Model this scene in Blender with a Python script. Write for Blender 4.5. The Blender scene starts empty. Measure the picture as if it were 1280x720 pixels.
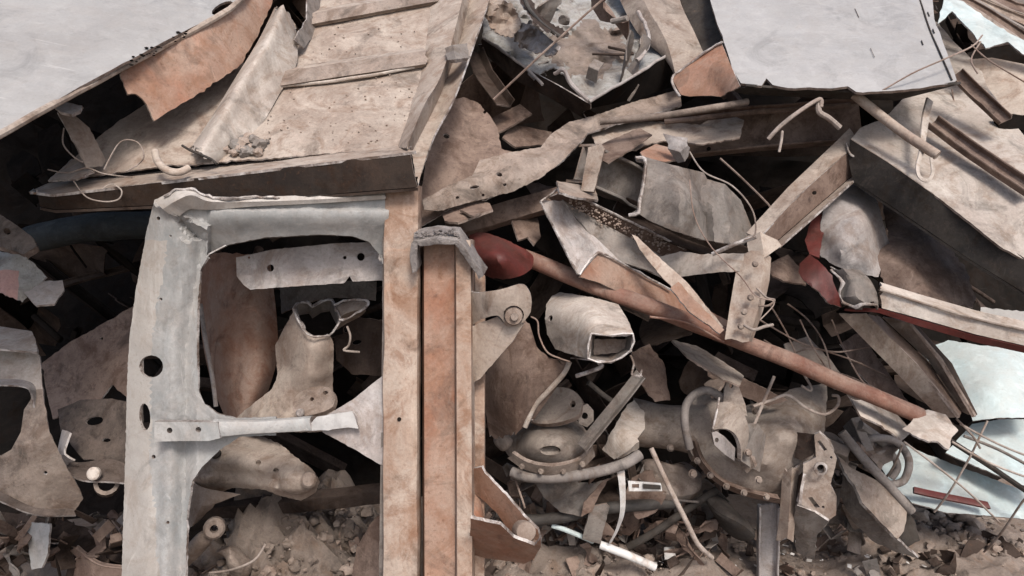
import bpy, math, random
import numpy as np
from mathutils import Vector, noise
from mathutils.geometry import delaunay_2d_cdt, tessellate_polygon

# ------------------------------------------------------------------ camera
SC = bpy.context.scene
COL = SC.collection
PITCH = math.radians(15.0)
FPX = 950.0
CAM = Vector((0, 0, 1.5))
FW = Vector((0, math.cos(PITCH), -math.sin(PITCH)))
RT = Vector((1, 0, 0))
UP = Vector((0, math.sin(PITCH), math.cos(PITCH)))
cd = bpy.data.cameras.new('camera'); cam = bpy.data.objects.new('camera', cd); COL.objects.link(cam)
cam.location = CAM; cam.rotation_euler = (math.radians(90) - PITCH, 0, 0)
cd.sensor_width = 36; cd.lens = 36 * FPX / 1280; cd.clip_start = .02; cd.clip_end = 3000
SC.camera = cam
# ------------------------------------------------------------------ light
w = bpy.data.worlds.new('World'); SC.world = w; w.use_nodes = True
nt = w.node_tree
bg = nt.nodes['Background']
sky = nt.nodes.new('ShaderNodeTexSky'); sky.sky_type = 'NISHITA'; sky.sun_disc = False
SUN_EL, SUN_AZ = 54, 163          # azimuth: compass, 0 = +Y ; sun stands behind the camera
sky.sun_elevation = math.radians(SUN_EL); sky.sun_rotation = math.radians(SUN_AZ)
sky.air_density = 1.0; sky.dust_density = 4.0; sky.ozone_density = .6
nt.links.new(sky.outputs[0], bg.inputs[0]); bg.inputs[1].default_value = 0.10
sl = bpy.data.lights.new('sun', 'SUN'); sl.energy = 1.5; sl.angle = math.radians(14); sl.color = (1, .95, .9)
so = bpy.data.objects.new('sun', sl); COL.objects.link(so)
_e, _a = math.radians(SUN_EL), math.radians(SUN_AZ)
sdir = Vector((math.sin(_a) * math.cos(_e), math.cos(_a) * math.cos(_e), math.sin(_e)))
so.rotation_euler = sdir.to_track_quat('Z', 'Y').to_euler(); so.location = (0, -3, 8)
SC.view_settings.view_transform = 'Standard'; SC.view_settings.look = 'None'
SC.view_settings.gamma = 1; SC.view_settings.use_curve_mapping = False
SC.view_settings.exposure = 1.12
SC.cycles.max_bounces = 6

rnd = random.Random(7)

def P(x, y, d):
    return CAM + FW * d + RT * ((x - 640) / FPX * d) + UP * ((360 - y) / FPX * d)

def hint(r, u, t):
    """direction given as right / up / towards the camera"""
    return (RT * r + UP * u - FW * t).normalized()

# ------------------------------------------------------------------ depth fields
class Depth:
    """smooth distance field through control points (x, y, d); three points make a true plane"""
    def __init__(s, D):
        if isinstance(D, (int, float)): D = [(640, 360, D)]
        a = np.array(D, float); s.c = a[:, :2].mean(0); q = (a[:, :2] - s.c) / 100.0
        inv = 1 / a[:, 2]; s.q = q; n = len(a); s.w = None
        A = np.c_[np.ones(n), q]
        s.l = np.linalg.lstsq(A, inv, rcond=1e-6)[0]
        if n > 3:
            r = inv - A @ s.l
            K = s.k(np.linalg.norm(q[:, None] - q[None], axis=2)) 
            M = np.block([[K + 1e-4 * np.eye(n), A], [A.T, np.zeros((3, 3))]])
            s.w = np.linalg.lstsq(M, np.r_[r, np.zeros(3)], rcond=1e-9)[0]
    @staticmethod
    def k(r):
        return r * r * np.log(r + 1e-9)
    def __call__(s, x, y):
        q = (np.array([x, y], float) - s.c) / 100.0
        v = s.l[0] + s.l[1] * q[0] + s.l[2] * q[1]
        if s.w is not None:
            n = len(s.q)
            v += s.k(np.linalg.norm(s.q - q, axis=1)) @ s.w[:n] + s.w[n] + s.w[n + 1] * q[0] + s.w[n + 2] * q[1]
        return 1 / max(v, .12)

def fbm(p, sc, oct=3):
    return noise.fractal(p * sc, .9, 2.1, oct)

# ------------------------------------------------------------------ mesh builder
class G:
    def __init__(s): s.v = []; s.f = []; s.m = []
    def add(s, vs, fs, m=0):
        o = len(s.v); s.v += [Vector(a) for a in vs]
        for f in fs: s.f.append([i + o for i in f]); s.m.append(m)
    def join(s, g, m=None):
        o = len(s.v); s.v += g.v
        s.f += [[i + o for i in f] for f in g.f]; s.m += g.m if m is None else [m] * len(g.m)
        return s
    def shake(s, amp, sc, seed=0):
        o = Vector((seed * 3.7, seed * 1.3, seed * 7.1))
        s.v = [v + noise.noise_vector((v + o) * sc) * amp for v in s.v]
        return s

def tag(o, label, cat, group=None, kind=None):
    if label: o['label'] = label
    if cat: o['category'] = cat
    if group: o['group'] = group
    if kind: o['kind'] = kind
    return o

def thing(name, label, cat, at, group=None):
    o = bpy.data.objects.new(name, None); COL.objects.link(o)
    o.location = P(*at); o.empty_display_size = .05
    return tag(o, label, cat, group)

def build(g, name, mats, parent=None, root=None, sharp=32):
    """ONE mesh object; child of parent when given. Returns the object."""
    if not isinstance(mats, (tuple, list)): mats = (mats, EDGE)
    me = bpy.data.meshes.new(name)
    if parent is not None:
        org = WORLD[parent.name]
    else:
        a = np.array([tuple(v) for v in g.v]); org = Vector((a[:, 0].mean(), a[:, 1].mean(), a[:, 2].min()))
    me.from_pydata([tuple(v - org) for v in g.v], [], g.f)
    for m in mats: me.materials.append(m)
    k = len(mats) - 1
    me.polygons.foreach_set('material_index', [min(i, k) for i in g.m])
    me.polygons.foreach_set('use_smooth', [True] * len(g.f))
    me.update(); me.validate()
    me.set_sharp_from_angle(angle=math.radians(sharp))
    o = bpy.data.objects.new(name, me); COL.objects.link(o)
    if parent is not None: o.parent = parent; WORLD[o.name] = org
    else: o.location = org; WORLD[o.name] = org
    return o
WORLD = {}
def T(name, label, cat, at, group=None):
    o = thing(name, label, cat, at, group); WORLD[o.name] = o.location.copy(); return o
def solo(g, name, mats, label, cat, group=None, kind=None, sharp=32):
    return tag(build(g, name, mats, sharp=sharp), label, cat, group, kind)

# ------------------------------------------------------------------ 2-D helpers
def inside(p, poly):
    x, y = p; c = False; n = len(poly); j = n - 1
    for i in range(n):
        xi, yi = poly[i]; xj, yj = poly[j]
        if (yi > y) != (yj > y) and x < (xj - xi) * (y - yi) / (yj - yi + 1e-12) + xi: c = not c
        j = i
    return c

def cat(p0, p1, p2, p3, t):
    return tuple(.5 * ((2 * b) + (-a + c) * t + (2 * a - 5 * b + 4 * c - d) * t * t + (-a + 3 * b - 3 * c + d) * t ** 3)
                 for a, b, c, d in zip(p0, p1, p2, p3))

def smooth_path(pts, n=6, closed=False):
    out = []; m = len(pts)
    for i in range(m if closed else m - 1):
        q = [pts[(i + k) % m] if closed else pts[min(max(i + k, 0), m - 1)] for k in (-1, 0, 1, 2)]
        for j in range(n): out.append(cat(*q, j / n))
    if not closed: out.append(tuple(pts[-1]))
    return out

def ell(cx, cy, rx, ry=None, rot=0, n=12):
    ry = ry or rx; c, s = math.cos(math.radians(rot)), math.sin(math.radians(rot))
    return [(cx + rx * math.cos(a) * c - ry * math.sin(a) * s, cy + rx * math.cos(a) * s + ry * math.sin(a) * c)
            for a in [2 * math.pi * i / n for i in range(n)]]

def densify(poly, step, jag, seed, jsc=.24):
    out = []; n = len(poly)
    for i in range(n):
        a, b = poly[i], poly[(i + 1) % n]; L = math.hypot(b[0] - a[0], b[1] - a[1]); k = max(1, int(L / step))
        nx, ny = -(b[1] - a[1]) / (L + 1e-9), (b[0] - a[0]) / (L + 1e-9)
        for j in range(k):
            t = j / k; x, y = a[0] + (b[0] - a[0]) * t, a[1] + (b[1] - a[1]) * t
            e = .75 * jag * noise.fractal(Vector((x * jsc, y * jsc, seed * 5.1)), .3, 2.2, 4) * (1 if j else .5)
            out.append((x + nx * e, y + ny * e))
    return out

SEED = [0]
def sheet(out, D, t=.004, amp=.002, asc=9, res=9, jag=1.2, holes=(), smooth=0, relief=None, matf=None, crump=.005, csc=11, back=False):
    """a metal sheet: outline traced at its own distance field D, with thickness, torn rim, holes and dents"""
    SEED[0] += 1; sd = SEED[0]; Df = D if isinstance(D, Depth) else Depth(D)
    if smooth: out = smooth_path(out, smooth, True)
    poly = densify(out, max(2.5, res * .55), jag, sd)
    hs = [h if len(h) > 5 or not isinstance(h[0], (int, float)) else ell(*h) for h in holes]
    hs = [densify(h, 6, 0, 1) if len(h) < 9 else h for h in hs]
    V = []; E = []
    for lp in [poly] + hs:
        o = len(V); V += [Vector(p) for p in lp]; E += [(o + i, o + (i + 1) % len(lp)) for i in range(len(lp))]
    xs = [p[0] for p in poly]; ys = [p[1] for p in poly]
    r = random.Random(sd)
    allb = np.array([tuple(v) for v in V])
    x = min(xs)
    while x < max(xs):
        y = min(ys)
        while y < max(ys):
            p = (x + r.uniform(-.25, .25) * res, y + r.uniform(-.25, .25) * res)
            if inside(p, poly) and not any(inside(p, h) for h in hs) and np.min(np.abs(allb - p).sum(1)) > res * .5:
                V.append(Vector(p))
            y += res
        x += res
    v2, e2, f2, *_ = delaunay_2d_cdt(V, E, [], 0, 1e-4)
    fs = []
    for f in f2:
        c = ((v2[f[0]][0] + v2[f[1]][0] + v2[f[2]][0]) / 3, (v2[f[0]][1] + v2[f[1]][1] + v2[f[2]][1]) / 3)
        if inside(c, poly) and not any(inside(c, h) for h in hs): fs.append(list(f))
    so = Vector((sd * 1.7, sd * 2.9, sd * .7))
    W = []
    for v in v2:
        d = Df(v[0], v[1])
        if relief: d += relief(v[0], v[1])
        p = P(v[0], v[1], d)
        e = amp * fbm(p + so, asc)
        if crump:
            e += crump * (abs(noise.noise((p + so) * csc)) + .5 * abs(noise.noise((p + so) * csc * 2.3))) 
        W.append(p + (p - CAM).normalized() * e)
    return thicken(W, fs, t, [matf(*c) if matf else 0 for c in
              [((v2[f[0]][0] + v2[f[1]][0] + v2[f[2]][0]) / 3, (v2[f[0]][1] + v2[f[1]][1] + v2[f[2]][1]) / 3) for f in fs]])

def thicken(W, fs, t, mi=None, orient=True):
    n = len(W); N = [Vector() for _ in W]; ff = []
    for f in fs:
        nr = (W[f[1]] - W[f[0]]).cross(W[f[2]] - W[f[0]])
        if orient and nr.dot(CAM - W[f[0]]) < 0: f = f[::-1]; nr = -nr
        ff.append(f)
        for i in f: N[i] += nr
    cnt = {}
    for f in ff:
        for i in range(len(f)):
            a, b = f[i], f[(i + 1) % len(f)]; cnt.setdefault((min(a, b), max(a, b)), []).append((a, b))
    g = G(); B = [W[i] - (N[i].normalized() if N[i].length > 0 else FW) * t for i in range(n)]
    g.v = list(W) + B
    for k, f in enumerate(ff):
        m = mi[k] if mi else 0
        g.f.append(f); g.m.append(m); g.f.append([i + n for i in f[::-1]]); g.m.append(m)
    for e, l in cnt.items():
        if len(l) == 1:
            a, b = l[0]; g.f.append([b, a, a + n, b + n]); g.m.append(1)
    return g

def patch(rows, t=.004, amp=.0015, asc=10, su=0, sv=0, step=.014, jag=.002, matf=None, space='px', orient=True):
    """surface lofted through rows of points (x, y, d); su/sv > 0: smooth along / across the rows"""
    SEED[0] += 1; sd = SEED[0]
    R = [[P(*p) if space == 'px' else Vector(p) for p in r] for r in rows]
    L = max(sum((r[i + 1] - r[i]).length for i in range(len(r) - 1)) for r in R)
    m = len(R[0]); nu = max(1, int(L / (m - 1) / step)); nu = min(nu, 40)
    def interp(pts, n, sm):
        o = []
        for i in range(len(pts) - 1):
            for j in range(n):
                if sm:
                    q = [pts[min(max(i + k, 0), len(pts) - 1)] for k in (-1, 0, 1, 2)]; o.append(Vector(cat(*q, j / n)))
                else: o.append(pts[i].lerp(pts[i + 1], j / n))
        return o + [pts[-1].copy()]
    R = [interp(r, nu, su) for r in R]
    cols = []
    wd = sum((R[i + 1][0] - R[i][0]).length for i in range(len(R) - 1)) / (len(R) - 1)
    nv = min(24, max(1, int(wd / step))) if not sv else max(sv, int(wd / step))
    for c in range(len(R[0])): cols.append(interp([r[c] for r in R], nv, sv))
    nU, nV = len(cols), len(cols[0]); so = Vector((sd * 2.1, sd, sd * .3))
    W = []
    for a in range(nU):
        for b in range(nV):
            p = cols[a][b]
            if a in (0, nU - 1) and jag:
                q = cols[1][b] if a == 0 else cols[-2][b]
                p = p + (p - q).normalized() * jag * 3 * noise.fractal((p + so) * 45, .8, 2.2, 3)
            W.append(p + (p - CAM).normalized() * amp * fbm(p + so, asc) )
    fs = []; mi = []
    for a in range(nU - 1):
        for b in range(nV - 1):
            fs.append([a * nV + b, a * nV + b + 1, (a + 1) * nV + b + 1, (a + 1) * nV + b])
            mi.append(matf(a / (nU - 1), b / (nV - 1)) if matf else 0)
    if orient == 'one':
        s = 0
        for f in fs: s += (W[f[1]] - W[f[0]]).cross(W[f[2]] - W[f[0]]).dot(CAM - W[f[0]])
        if s < 0: fs = [f[::-1] for f in fs]
        return thicken(W, fs, t, mi, False)
    return patch_fix(W, fs, t, mi)

def patch_fix(W, fs, t, mi):
    s = 0
    for f in fs:
        n = (W[f[1]] - W[f[0]]).cross(W[f[2]] - W[f[0]]); s += n.normalized().dot((CAM - W[f[0]]).normalized()) if n.length > 0 else 0
    if s < 0: fs = [f[::-1] for f in fs]
    return thicken(W, fs, t, mi, False)

# ------------------------------------------------------------------ profiles and sweeps
def rnd_loop(poly, r, n=2):
    if r <= 0: return poly
    out = []; m = len(poly)
    for i in range(m):
        p = Vector(poly[i]); a = Vector(poly[i - 1]) - p; b = Vector(poly[(i + 1) % m]) - p
        q = min(r, a.length * .45, b.length * .45); A = p + a.normalized() * q; B = p + b.normalized() * q
        for k in range(n + 1):
            t = k / n; out.append(tuple((1 - t) ** 2 * A + 2 * t * (1 - t) * p + t * t * B))
    return out
def pf_box(w, h, r=.006): return rnd_loop([(-w/2, -h/2), (w/2, -h/2), (w/2, h/2), (-w/2, h/2)], r)
def pf_c(w, h, t=.007, r=.002):   # opens towards +b
    return rnd_loop([(-w/2, -h/2), (w/2, -h/2), (w/2, h/2), (w/2 - t, h/2), (w/2 - t, -h/2 + t), (-w/2 + t, -h/2 + t), (-w/2 + t, h/2), (-w/2, h/2)], r, 1)
def pf_l(w, h, t=.006, r=.0015):
    return rnd_loop([(-w/2, -h/2), (w/2, -h/2), (w/2, -h/2 + t), (-w/2 + t, -h/2 + t), (-w/2 + t, h/2), (-w/2, h/2)], r, 1)
def pf_i(w, h, t=.008, r=.0015):  # flanges at +-b
    return rnd_loop([(-w/2, -h/2), (w/2, -h/2), (w/2, -h/2 + t), (t/2, -h/2 + t), (t/2, h/2 - t), (w/2, h/2 - t), (w/2, h/2), (-w/2, h/2), (-w/2, h/2 - t), (-t/2, h/2 - t), (-t/2, -h/2 + t), (-w/2, -h/2 + t)], r, 1)
def pf_o(r, n=14, ry=None): return [(r * math.cos(2 * math.pi * i / n), (ry or r) * math.sin(2 * math.pi * i / n)) for i in range(n)]

def sweep(path, prof, h=(0, 1, 0), inner=None, amp=.0012, asc=12, step=.02, jag=.003, scale=None, smooth=0, twist=0, round_=False, space='px', emat=1):
    """profile swept along a path; h = (right, up, toward camera) hint for the profile's b axis"""
    SEED[0] += 1; sd = SEED[0]; so = Vector((sd * 1.1, sd * 2.3, sd * .9))
    pts = [P(*p) if space == 'px' else Vector(p) for p in path]
    if smooth: pts = [Vector(p) for p in smooth_path([tuple(p) for p in pts], smooth)]
    # resample
    seg = [(pts[i + 1] - pts[i]).length for i in range(len(pts) - 1)]; L = sum(seg)
    out = []; tt = []; acc = 0
    for i, s in enumerate(seg):
        k = max(1, int(s / step))
        for j in range(k): out.append(pts[i].lerp(pts[i + 1], j / k)); tt.append((acc + s * j / k) / L)
        acc += s
    out.append(pts[-1]); tt.append(1); n = len(out); H = hint(*h) if space == 'px' else Vector(h)
    g = G(); loops = [prof] + ([inner] if inner else [])
    ids = []
    for lp_i, lp in enumerate(loops):
        rows = []
        for i in range(n):
            dr = (out[min(i + 1, n - 1)] - out[max(i - 1, 0)]).normalized()
            if round_ and i: a = (pa - dr * pa.dot(dr)).normalized()
            else: a = dr.cross(H if abs(dr.dot(H)) < .97 else RT).normalized()
            pa = a; b = a.cross(dr).normalized()
            th = twist * tt[i]; ca, sa = math.cos(th), math.sin(th)
            s = 1 if scale is None else float(np.interp(tt[i], np.linspace(0, 1, len(scale)), scale))
            row = []
            for (u, v) in lp:
                u, v = u * s, v * s; u, v = u * ca - v * sa, u * sa + v * ca
                p = out[i] + a * u + b * v
                if i in (0, n - 1) and jag: p += dr * (1 if i else -1) * jag * 2 * noise.fractal((p + so) * 40, .8, 2.2, 3)
                p += noise.noise_vector((p + so) * asc) * amp
                row.append(len(g.v)); g.v.append(p)
            rows.append(row)
        m = len(lp)
        for i in range(n - 1):
            for j in range(m):
                q = [rows[i][j], rows[i][(j + 1) % m], rows[i + 1][(j + 1) % m], rows[i + 1][j]]
                g.f.append(q[::-1] if lp_i == 0 else q); g.m.append(0 if lp_i == 0 else 2)
        ids.append(rows)
    if inner and len(inner) == len(prof):
        m = len(prof)
        for e, fl in ((0, False), (-1, True)):
            for j in range(m):
                q = [ids[0][e][j], ids[0][e][(j + 1) % m], ids[1][e][(j + 1) % m], ids[1][e][j]]
                g.f.append(q[::-1] if fl else q); g.m.append(emat)
    else:
        tri = tessellate_polygon([[Vector((u, v, 0)) for u, v in prof]])
        for e, fl in ((0, False), (-1, True)):
            for t3 in tri:
                q = [ids[0][e][k] for k in t3]
                nr = (g.v[q[1]] - g.v[q[0]]).cross(g.v[q[2]] - g.v[q[0]])
                dr = (out[1] - out[0]) if e == 0 else (out[-1] - out[-2])
                want = -dr if e == 0 else dr
                g.f.append(q if nr.dot(want) > 0 else q[::-1]); g.m.append(emat)
    return g

def tube(path, r, n=8, smooth=5, **k):
    k.setdefault('jag', 0); k.setdefault('amp', .0006); k['round_'] = True
    return sweep(path, pf_o(r, n), inner=None, smooth=smooth, **k)
def pipe(path, r, wall=.003, n=16, smooth=4, **k):
    return sweep(path, pf_o(r, n), inner=pf_o(r - wall, n), smooth=smooth, **k)

def disc(at, r, th, ax=(0, 0, 1), n=18, hole=0, bev=.1):
    """short cylinder (washer, boss, bolt head) at px point facing ax (right, up, toward)"""
    c = P(*at) if len(at) == 3 and not isinstance(at, Vector) else Vector(at)
    A = hint(*ax); u = A.cross(Vector((.3, .1, .95))).normalized(); v = A.cross(u).normalized()
    g = G(); rings = [(r, -th/2), (r, th/2 * (1 - 2 * bev)), (r * (1 - bev), th/2)]
    if hole: rings += [(hole, th/2), (hole, -th/2)]
    for (q, z) in rings:
        for i in range(n):
            a = 2 * math.pi * i / n; g.v.append(c + A * z + u * (q * math.cos(a)) + v * (q * math.sin(a)))
    for k in range(len(rings) - 1):
        for i in range(n):
            g.f.append([k * n + i, (k + 1) * n + i, (k + 1) * n + (i + 1) % n, k * n + (i + 1) % n]); g.m.append(0)
    if not hole: g.f.append([2 * n + i for i in range(n)][::-1]); g.m.append(0)
    # orientation check
    f = g.f[0]; nr = (g.v[f[1]] - g.v[f[0]]).cross(g.v[f[2]] - g.v[f[0]])
    if nr.dot(g.v[f[0]] - c) < 0: g.f = [x[::-1] for x in g.f]
    return g
def hexbolt(at, r, ax=(0, 0, 1)):
    g = disc(at, r * 1.35, .003, ax); c = P(*at) + hint(*ax) * .005
    return g.join(disc(c, r, .008, ax, n=6))

def loft(path, radii, n=18, h=(0, 1, 0), flat=1.0, amp=.003, asc=10, smooth=6, space='px', step=.012):
    """a cast, rounded body: circle of changing radius along a path, closed round ends"""
    rr = [max(.002, radii[0] * .35)] + list(radii) + [max(.002, radii[-1] * .35)]
    pts = [P(*p) if space == 'px' else Vector(p) for p in path]
    e0 = pts[0] + (pts[0] - pts[1]).normalized() * radii[0] * .55; e1 = pts[-1] + (pts[-1] - pts[-2]).normalized() * radii[-1] * .55
    pts = [e0] + pts + [e1]
    q = smooth_path([tuple(p) + (r,) for p, r in zip(pts, rr)], smooth)
    SEED[0] += 1; so = Vector((SEED[0] * 1.9, 0, SEED[0])); H = hint(*h) if space == 'px' else Vector(h)
    g = G(); N = len(q)
    for i in range(N):
        p = Vector(q[i][:3]); r = max(q[i][3], .001)
        dr = (Vector(q[min(i + 1, N - 1)][:3]) - Vector(q[max(i - 1, 0)][:3])).normalized()
        a = dr.cross(H).normalized(); b = a.cross(dr).normalized()
        for j in range(n):
            t = 2 * math.pi * j / n; v = p + a * (r * math.cos(t)) + b * (r * flat * math.sin(t))
            g.v.append(v + noise.noise_vector((v + so) * asc) * amp)
    for i in range(N - 1):
        for j in range(n): g.f.append([i * n + j, (i + 1) * n + j, (i + 1) * n + (j + 1) % n, i * n + (j + 1) % n]); g.m.append(0)
    g.f.append([j for j in range(n)]); g.m.append(0); g.f.append([(N - 1) * n + j for j in range(n)][::-1]); g.m.append(0)
    return g

def clod(c, r, seed, rough=.45, sub=2, squash=.8):
    import bmesh
    bm = bmesh.new(); bmesh.ops.create_icosphere(bm, subdivisions=sub, radius=1)
    g = G(); q = Vector((seed * 3.1, seed * 1.7, seed * .9))
    for v in bm.verts:
        d = v.co.normalized(); k = 1 + rough * noise.fractal((d * 1.6 + q), .8, 2.1, 3)
        g.v.append(Vector(c) + Vector((d.x * r * k, d.y * r * k, d.z * r * k * squash)))
    for f in bm.faces: g.f.append([v.index for v in f.verts]); g.m.append(0)
    bm.free(); return g

# ------------------------------------------------------------------ materials
def mat(name, c1, c2, c3=None, s1=5, s2=26, spot=.5, dust=.5, dustc=(.33, .288, .245), bump=.24, rough=.75, metal=0.0, streak=.3, spotw=.06, fine=.34, stain=.6, stain_s=7, spec=.22, bloom=.55):
    m = bpy.data.materials.new(name); m.use_nodes = True; t = m.node_tree; N = t.nodes; L = t.links
    b = N['Principled BSDF']
    tc = N.new('ShaderNodeTexCoord'); oi = N.new('ShaderNodeObjectInfo')
    mul = N.new('ShaderNodeVectorMath'); mul.operation = 'SCALE'; comb = N.new('ShaderNodeCombineXYZ')
    for i in range(3): L.new(oi.outputs['Random'], comb.inputs[i])
    L.new(comb.outputs[0], mul.inputs[0]); mul.inputs['Scale'].default_value = 37.0
    ad = N.new('ShaderNodeVectorMath'); L.new(tc.outputs['Object'], ad.inputs[0]); L.new(mul.outputs[0], ad.inputs[1]); V = ad.outputs[0]
    def nz(scale, det=6, ro=.6, dist=0, vec=V):
        n = N.new('ShaderNodeTexNoise'); n.inputs['Scale'].default_value = scale; n.inputs['Detail'].default_value = det
        n.inputs['Roughness'].default_value = ro; n.inputs['Distortion'].default_value = dist; L.new(vec, n.inputs['Vector']); return n.outputs['Fac']
    def rng(x, a, c, lo=0, hi=1):
        r = N.new('ShaderNodeMapRange'); r.inputs[1].default_value = a; r.inputs[2].default_value = c; r.inputs[3].default_value = lo; r.inputs[4].default_value = hi
        L.new(x, r.inputs[0]); return r.outputs[0]
    def mx(f, a, c, typ='MIX'):
        x = N.new('ShaderNodeMix'); x.data_type = 'RGBA'; x.blend_type = typ
        if isinstance(f, float): x.inputs[0].default_value = f
        else: L.new(f, x.inputs[0])
        for k, q in ((6, a), (7, c)):
            if isinstance(q, tuple): x.inputs[k].default_value = (*q, 1)
            else: L.new(q, x.inputs[k])
        return x.outputs[2]
    def mth(op, a, c):
        x = N.new('ShaderNodeMath'); x.operation = op
        for k, q in ((0, a), (1, c)):
            if isinstance(q, (int, float)): x.inputs[k].default_value = q
            else: L.new(q, x.inputs[k])
        return x.outputs[0]
    big = nz(s1, 7, .68, .8); col = mx(rng(big, .40, .60), c1, c2)
    # long streaks of run-off and scraping
    mp = N.new('ShaderNodeMapping'); mp.inputs['Scale'].default_value = (26, 26, 3.0); mp.inputs['Rotation'].default_value = (.3, .5, .2); L.new(V, mp.inputs[0])
    st = nz(1.0, 4, .6, .4, mp.outputs[0])
    col = mx(mth('MULTIPLY', rng(st, .52, .72), streak), col, tuple(min(1, x * 1.8 + .004) for x in c1))
    mid = nz(s2, 8, .7, .3)
    if c3: col = mx(mth('MULTIPLY', rng(mid, .5 + .25 * (1 - spot) - spotw, .5 + .25 * (1 - spot) + spotw), .85), col, c3)
    # scratches
    mp2 = N.new('ShaderNodeMapping'); mp2.inputs['Scale'].default_value = (9, 150, 9); mp2.inputs['Rotation'].default_value = (.7, .2, .9); L.new(V, mp2.inputs[0])
    sc = nz(1.0, 3, .5, .2, mp2.outputs[0])
    col = mx(mth('MULTIPLY', rng(sc, .66, .74), .35), col, tuple(min(1, x * 1.9 + .006) for x in c2))
    # dust settled in patches, more on faces turned upward
    ge = N.new('ShaderNodeNewGeometry'); sx = N.new('ShaderNodeSeparateXYZ'); L.new(ge.outputs['True Normal'], sx.inputs[0])
    up = rng(sx.outputs[2], -.2, .9, .25, 1.0)
    dn = nz(11, 6, .65, .5)
    df = mth('MULTIPLY', mth('MULTIPLY', up, rng(dn, .34, .62)), dust)
    col = mx(df, col, dustc)
    bl = nz(8.5, 8, .74, 1.6); col = mx(mth('MULTIPLY', rng(bl, .50, .62), bloom), col, tuple(a * b_ for a, b_ in zip(c2, (.70, .55, .44))))
    # grease and soot stains with shapes of their own
    sn = nz(stain_s, 7, .72, 1.2); col = mx(mth('MULTIPLY', rng(sn, .53, .66), stain), col, tuple(x * .32 for x in c2))
    # dust splats and chalky speckle
    sp_ = nz(52, 5, .75, .4); col = mx(mth('MULTIPLY', rng(sp_, .57, .70), .22 * min(1, dust * 1.6)), col, tuple(min(1, x * 1.25) for x in dustc))
    vv = N.new('ShaderNodeHueSaturation'); L.new(rng(oi.outputs['Random'], 0, 1, .82, 1.15), vv.inputs['Value']); L.new(col, vv.inputs['Color']); col = vv.outputs[0]
    if c3:
        pit = nz(105, 3, .6); col = mx(mth('MULTIPLY', rng(pit, .62, .67), .15 + .5 * spot), col, tuple(x * .8 for x in c3))
    ck = nz(17, 7, .75, .9); col = mx(mth('MULTIPLY', rng(ck, .54, .68), .35 * min(1, dust * 1.6)), col, tuple(min(1, x * 1.25) for x in dustc))
    fn = nz(160, 4, .7); col = mx(fine * 1.0, col, mx(rng(fn, .3, .7), (.35, .33, .32), (1.0, 1.0, 1.0)), 'MULTIPLY') if fine else col
    L.new(col, b.inputs['Base Color'])
    L.new(rng(mid, .3, .7, max(.2, rough - .16), min(1, rough + .14)), b.inputs['Roughness'])
    b.inputs['Metallic'].default_value = metal; b.inputs['Specular IOR Level'].default_value = spec
    bp = N.new('ShaderNodeBump'); bp.inputs['Strength'].default_value = bump; bp.inputs['Distance'].default_value = .006
    hgt = mth('ADD', mth('MULTIPLY', mid, .8), mth('ADD', mth('MULTIPLY', fn, .25), mth('MULTIPLY', dn, .8)))
    L.new(hgt, bp.inputs['Height']); L.new(bp.outputs[0], b.inputs['Normal'])
    return m

RUST_D = (.10, .045, .028)
EDGE = mat('torn_bright_edge', (.52, .49, .47), (.13, .095, .078), (.08, .05, .04), s1=22, dust=.2, bump=.3, rough=.5, metal=.15)
EDGE_T = mat('dusty_edge', (.30, .24, .205), (.14, .10, .08), (.08, .05, .04), s1=14, dust=.3, bump=.3)
TAN = mat('dusty_tan_steel', (.34, .285, .24), (.21, .158, .127), (.13, .075, .055), spot=.25, dust=.5)
TAN2 = mat('pink_dust_steel', (.385, .325, .275), (.25, .187, .148), (.17, .09, .065), spot=.2, dust=.5)
BROWN = mat('brown_rust', (.165, .118, .096), (.09, .058, .045), (.06, .035, .028), spot=.4, dust=.45, dustc=(.30, .225, .18))
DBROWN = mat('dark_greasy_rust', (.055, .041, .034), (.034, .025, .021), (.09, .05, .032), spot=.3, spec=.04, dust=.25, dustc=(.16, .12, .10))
GRIME_SHADE = mat('black_grime_shade', (.010, .0092, .0085), (.018, .015, .0135), None, dust=.04, streak=0, dustc=(.05, .04, .034), rough=.95, spec=.0)  # black grime, also painted in where gaps and cavities lie in shade
ORANGE = mat('orange_rust', (.23, .108, .066), (.30, .20, .15), (.12, .055, .035), spot=.35, dust=.35, s1=4)
RUSTP = mat('red_rust_pipe', (.165, .07, .048), (.24, .135, .10), (.12, .05, .035), spot=.25, dust=.4, s1=7)
POST = mat('orange_tan_post', (.42, .34, .28), (.28, .17, .115), (.20, .095, .055), s1=6, spot=.25, dust=.35, dustc=(.42, .35, .29))
RED = mat('old_red_paint', (.095, .016, .013), (.06, .018, .014), (.12, .06, .05), spot=.2, dust=.04, spec=.3, rough=.5)
WHITE = mat('dusty_white_plate', (.37, .362, .352), (.31, .302, .292), (.22, .17, .14), s1=3, spot=.02, dust=.25, dustc=(.40, .375, .35), bump=.08, rough=.45, fine=.15, stain=.3, bloom=.10, spec=.4, streak=.15)
GREYP = mat('pale_grey_plate', (.275, .27, .26), (.235, .228, .218), (.2, .16, .14), s1=2.5, spot=.02, dust=.3, dustc=(.29, .27, .25), bump=.08, rough=.45, fine=.15, stain=.3, bloom=.10, spec=.4, streak=.15)
BLUEG = mat('worn_bluish_grey_paint', (.25, .258, .255), (.335, .33, .318), (.13, .10, .09), s1=7, spot=.10, dust=.3, dustc=(.42, .37, .34), bump=.16, rough=.5, fine=.25, stain=.4, bloom=.22, spec=.4, streak=.5)
PALE = mat('chalky_primer', (.44, .40, .355), (.31, .268, .23), (.2, .12, .09), spot=.12, dust=.4, dustc=(.42, .35, .31), bump=.2)
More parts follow.
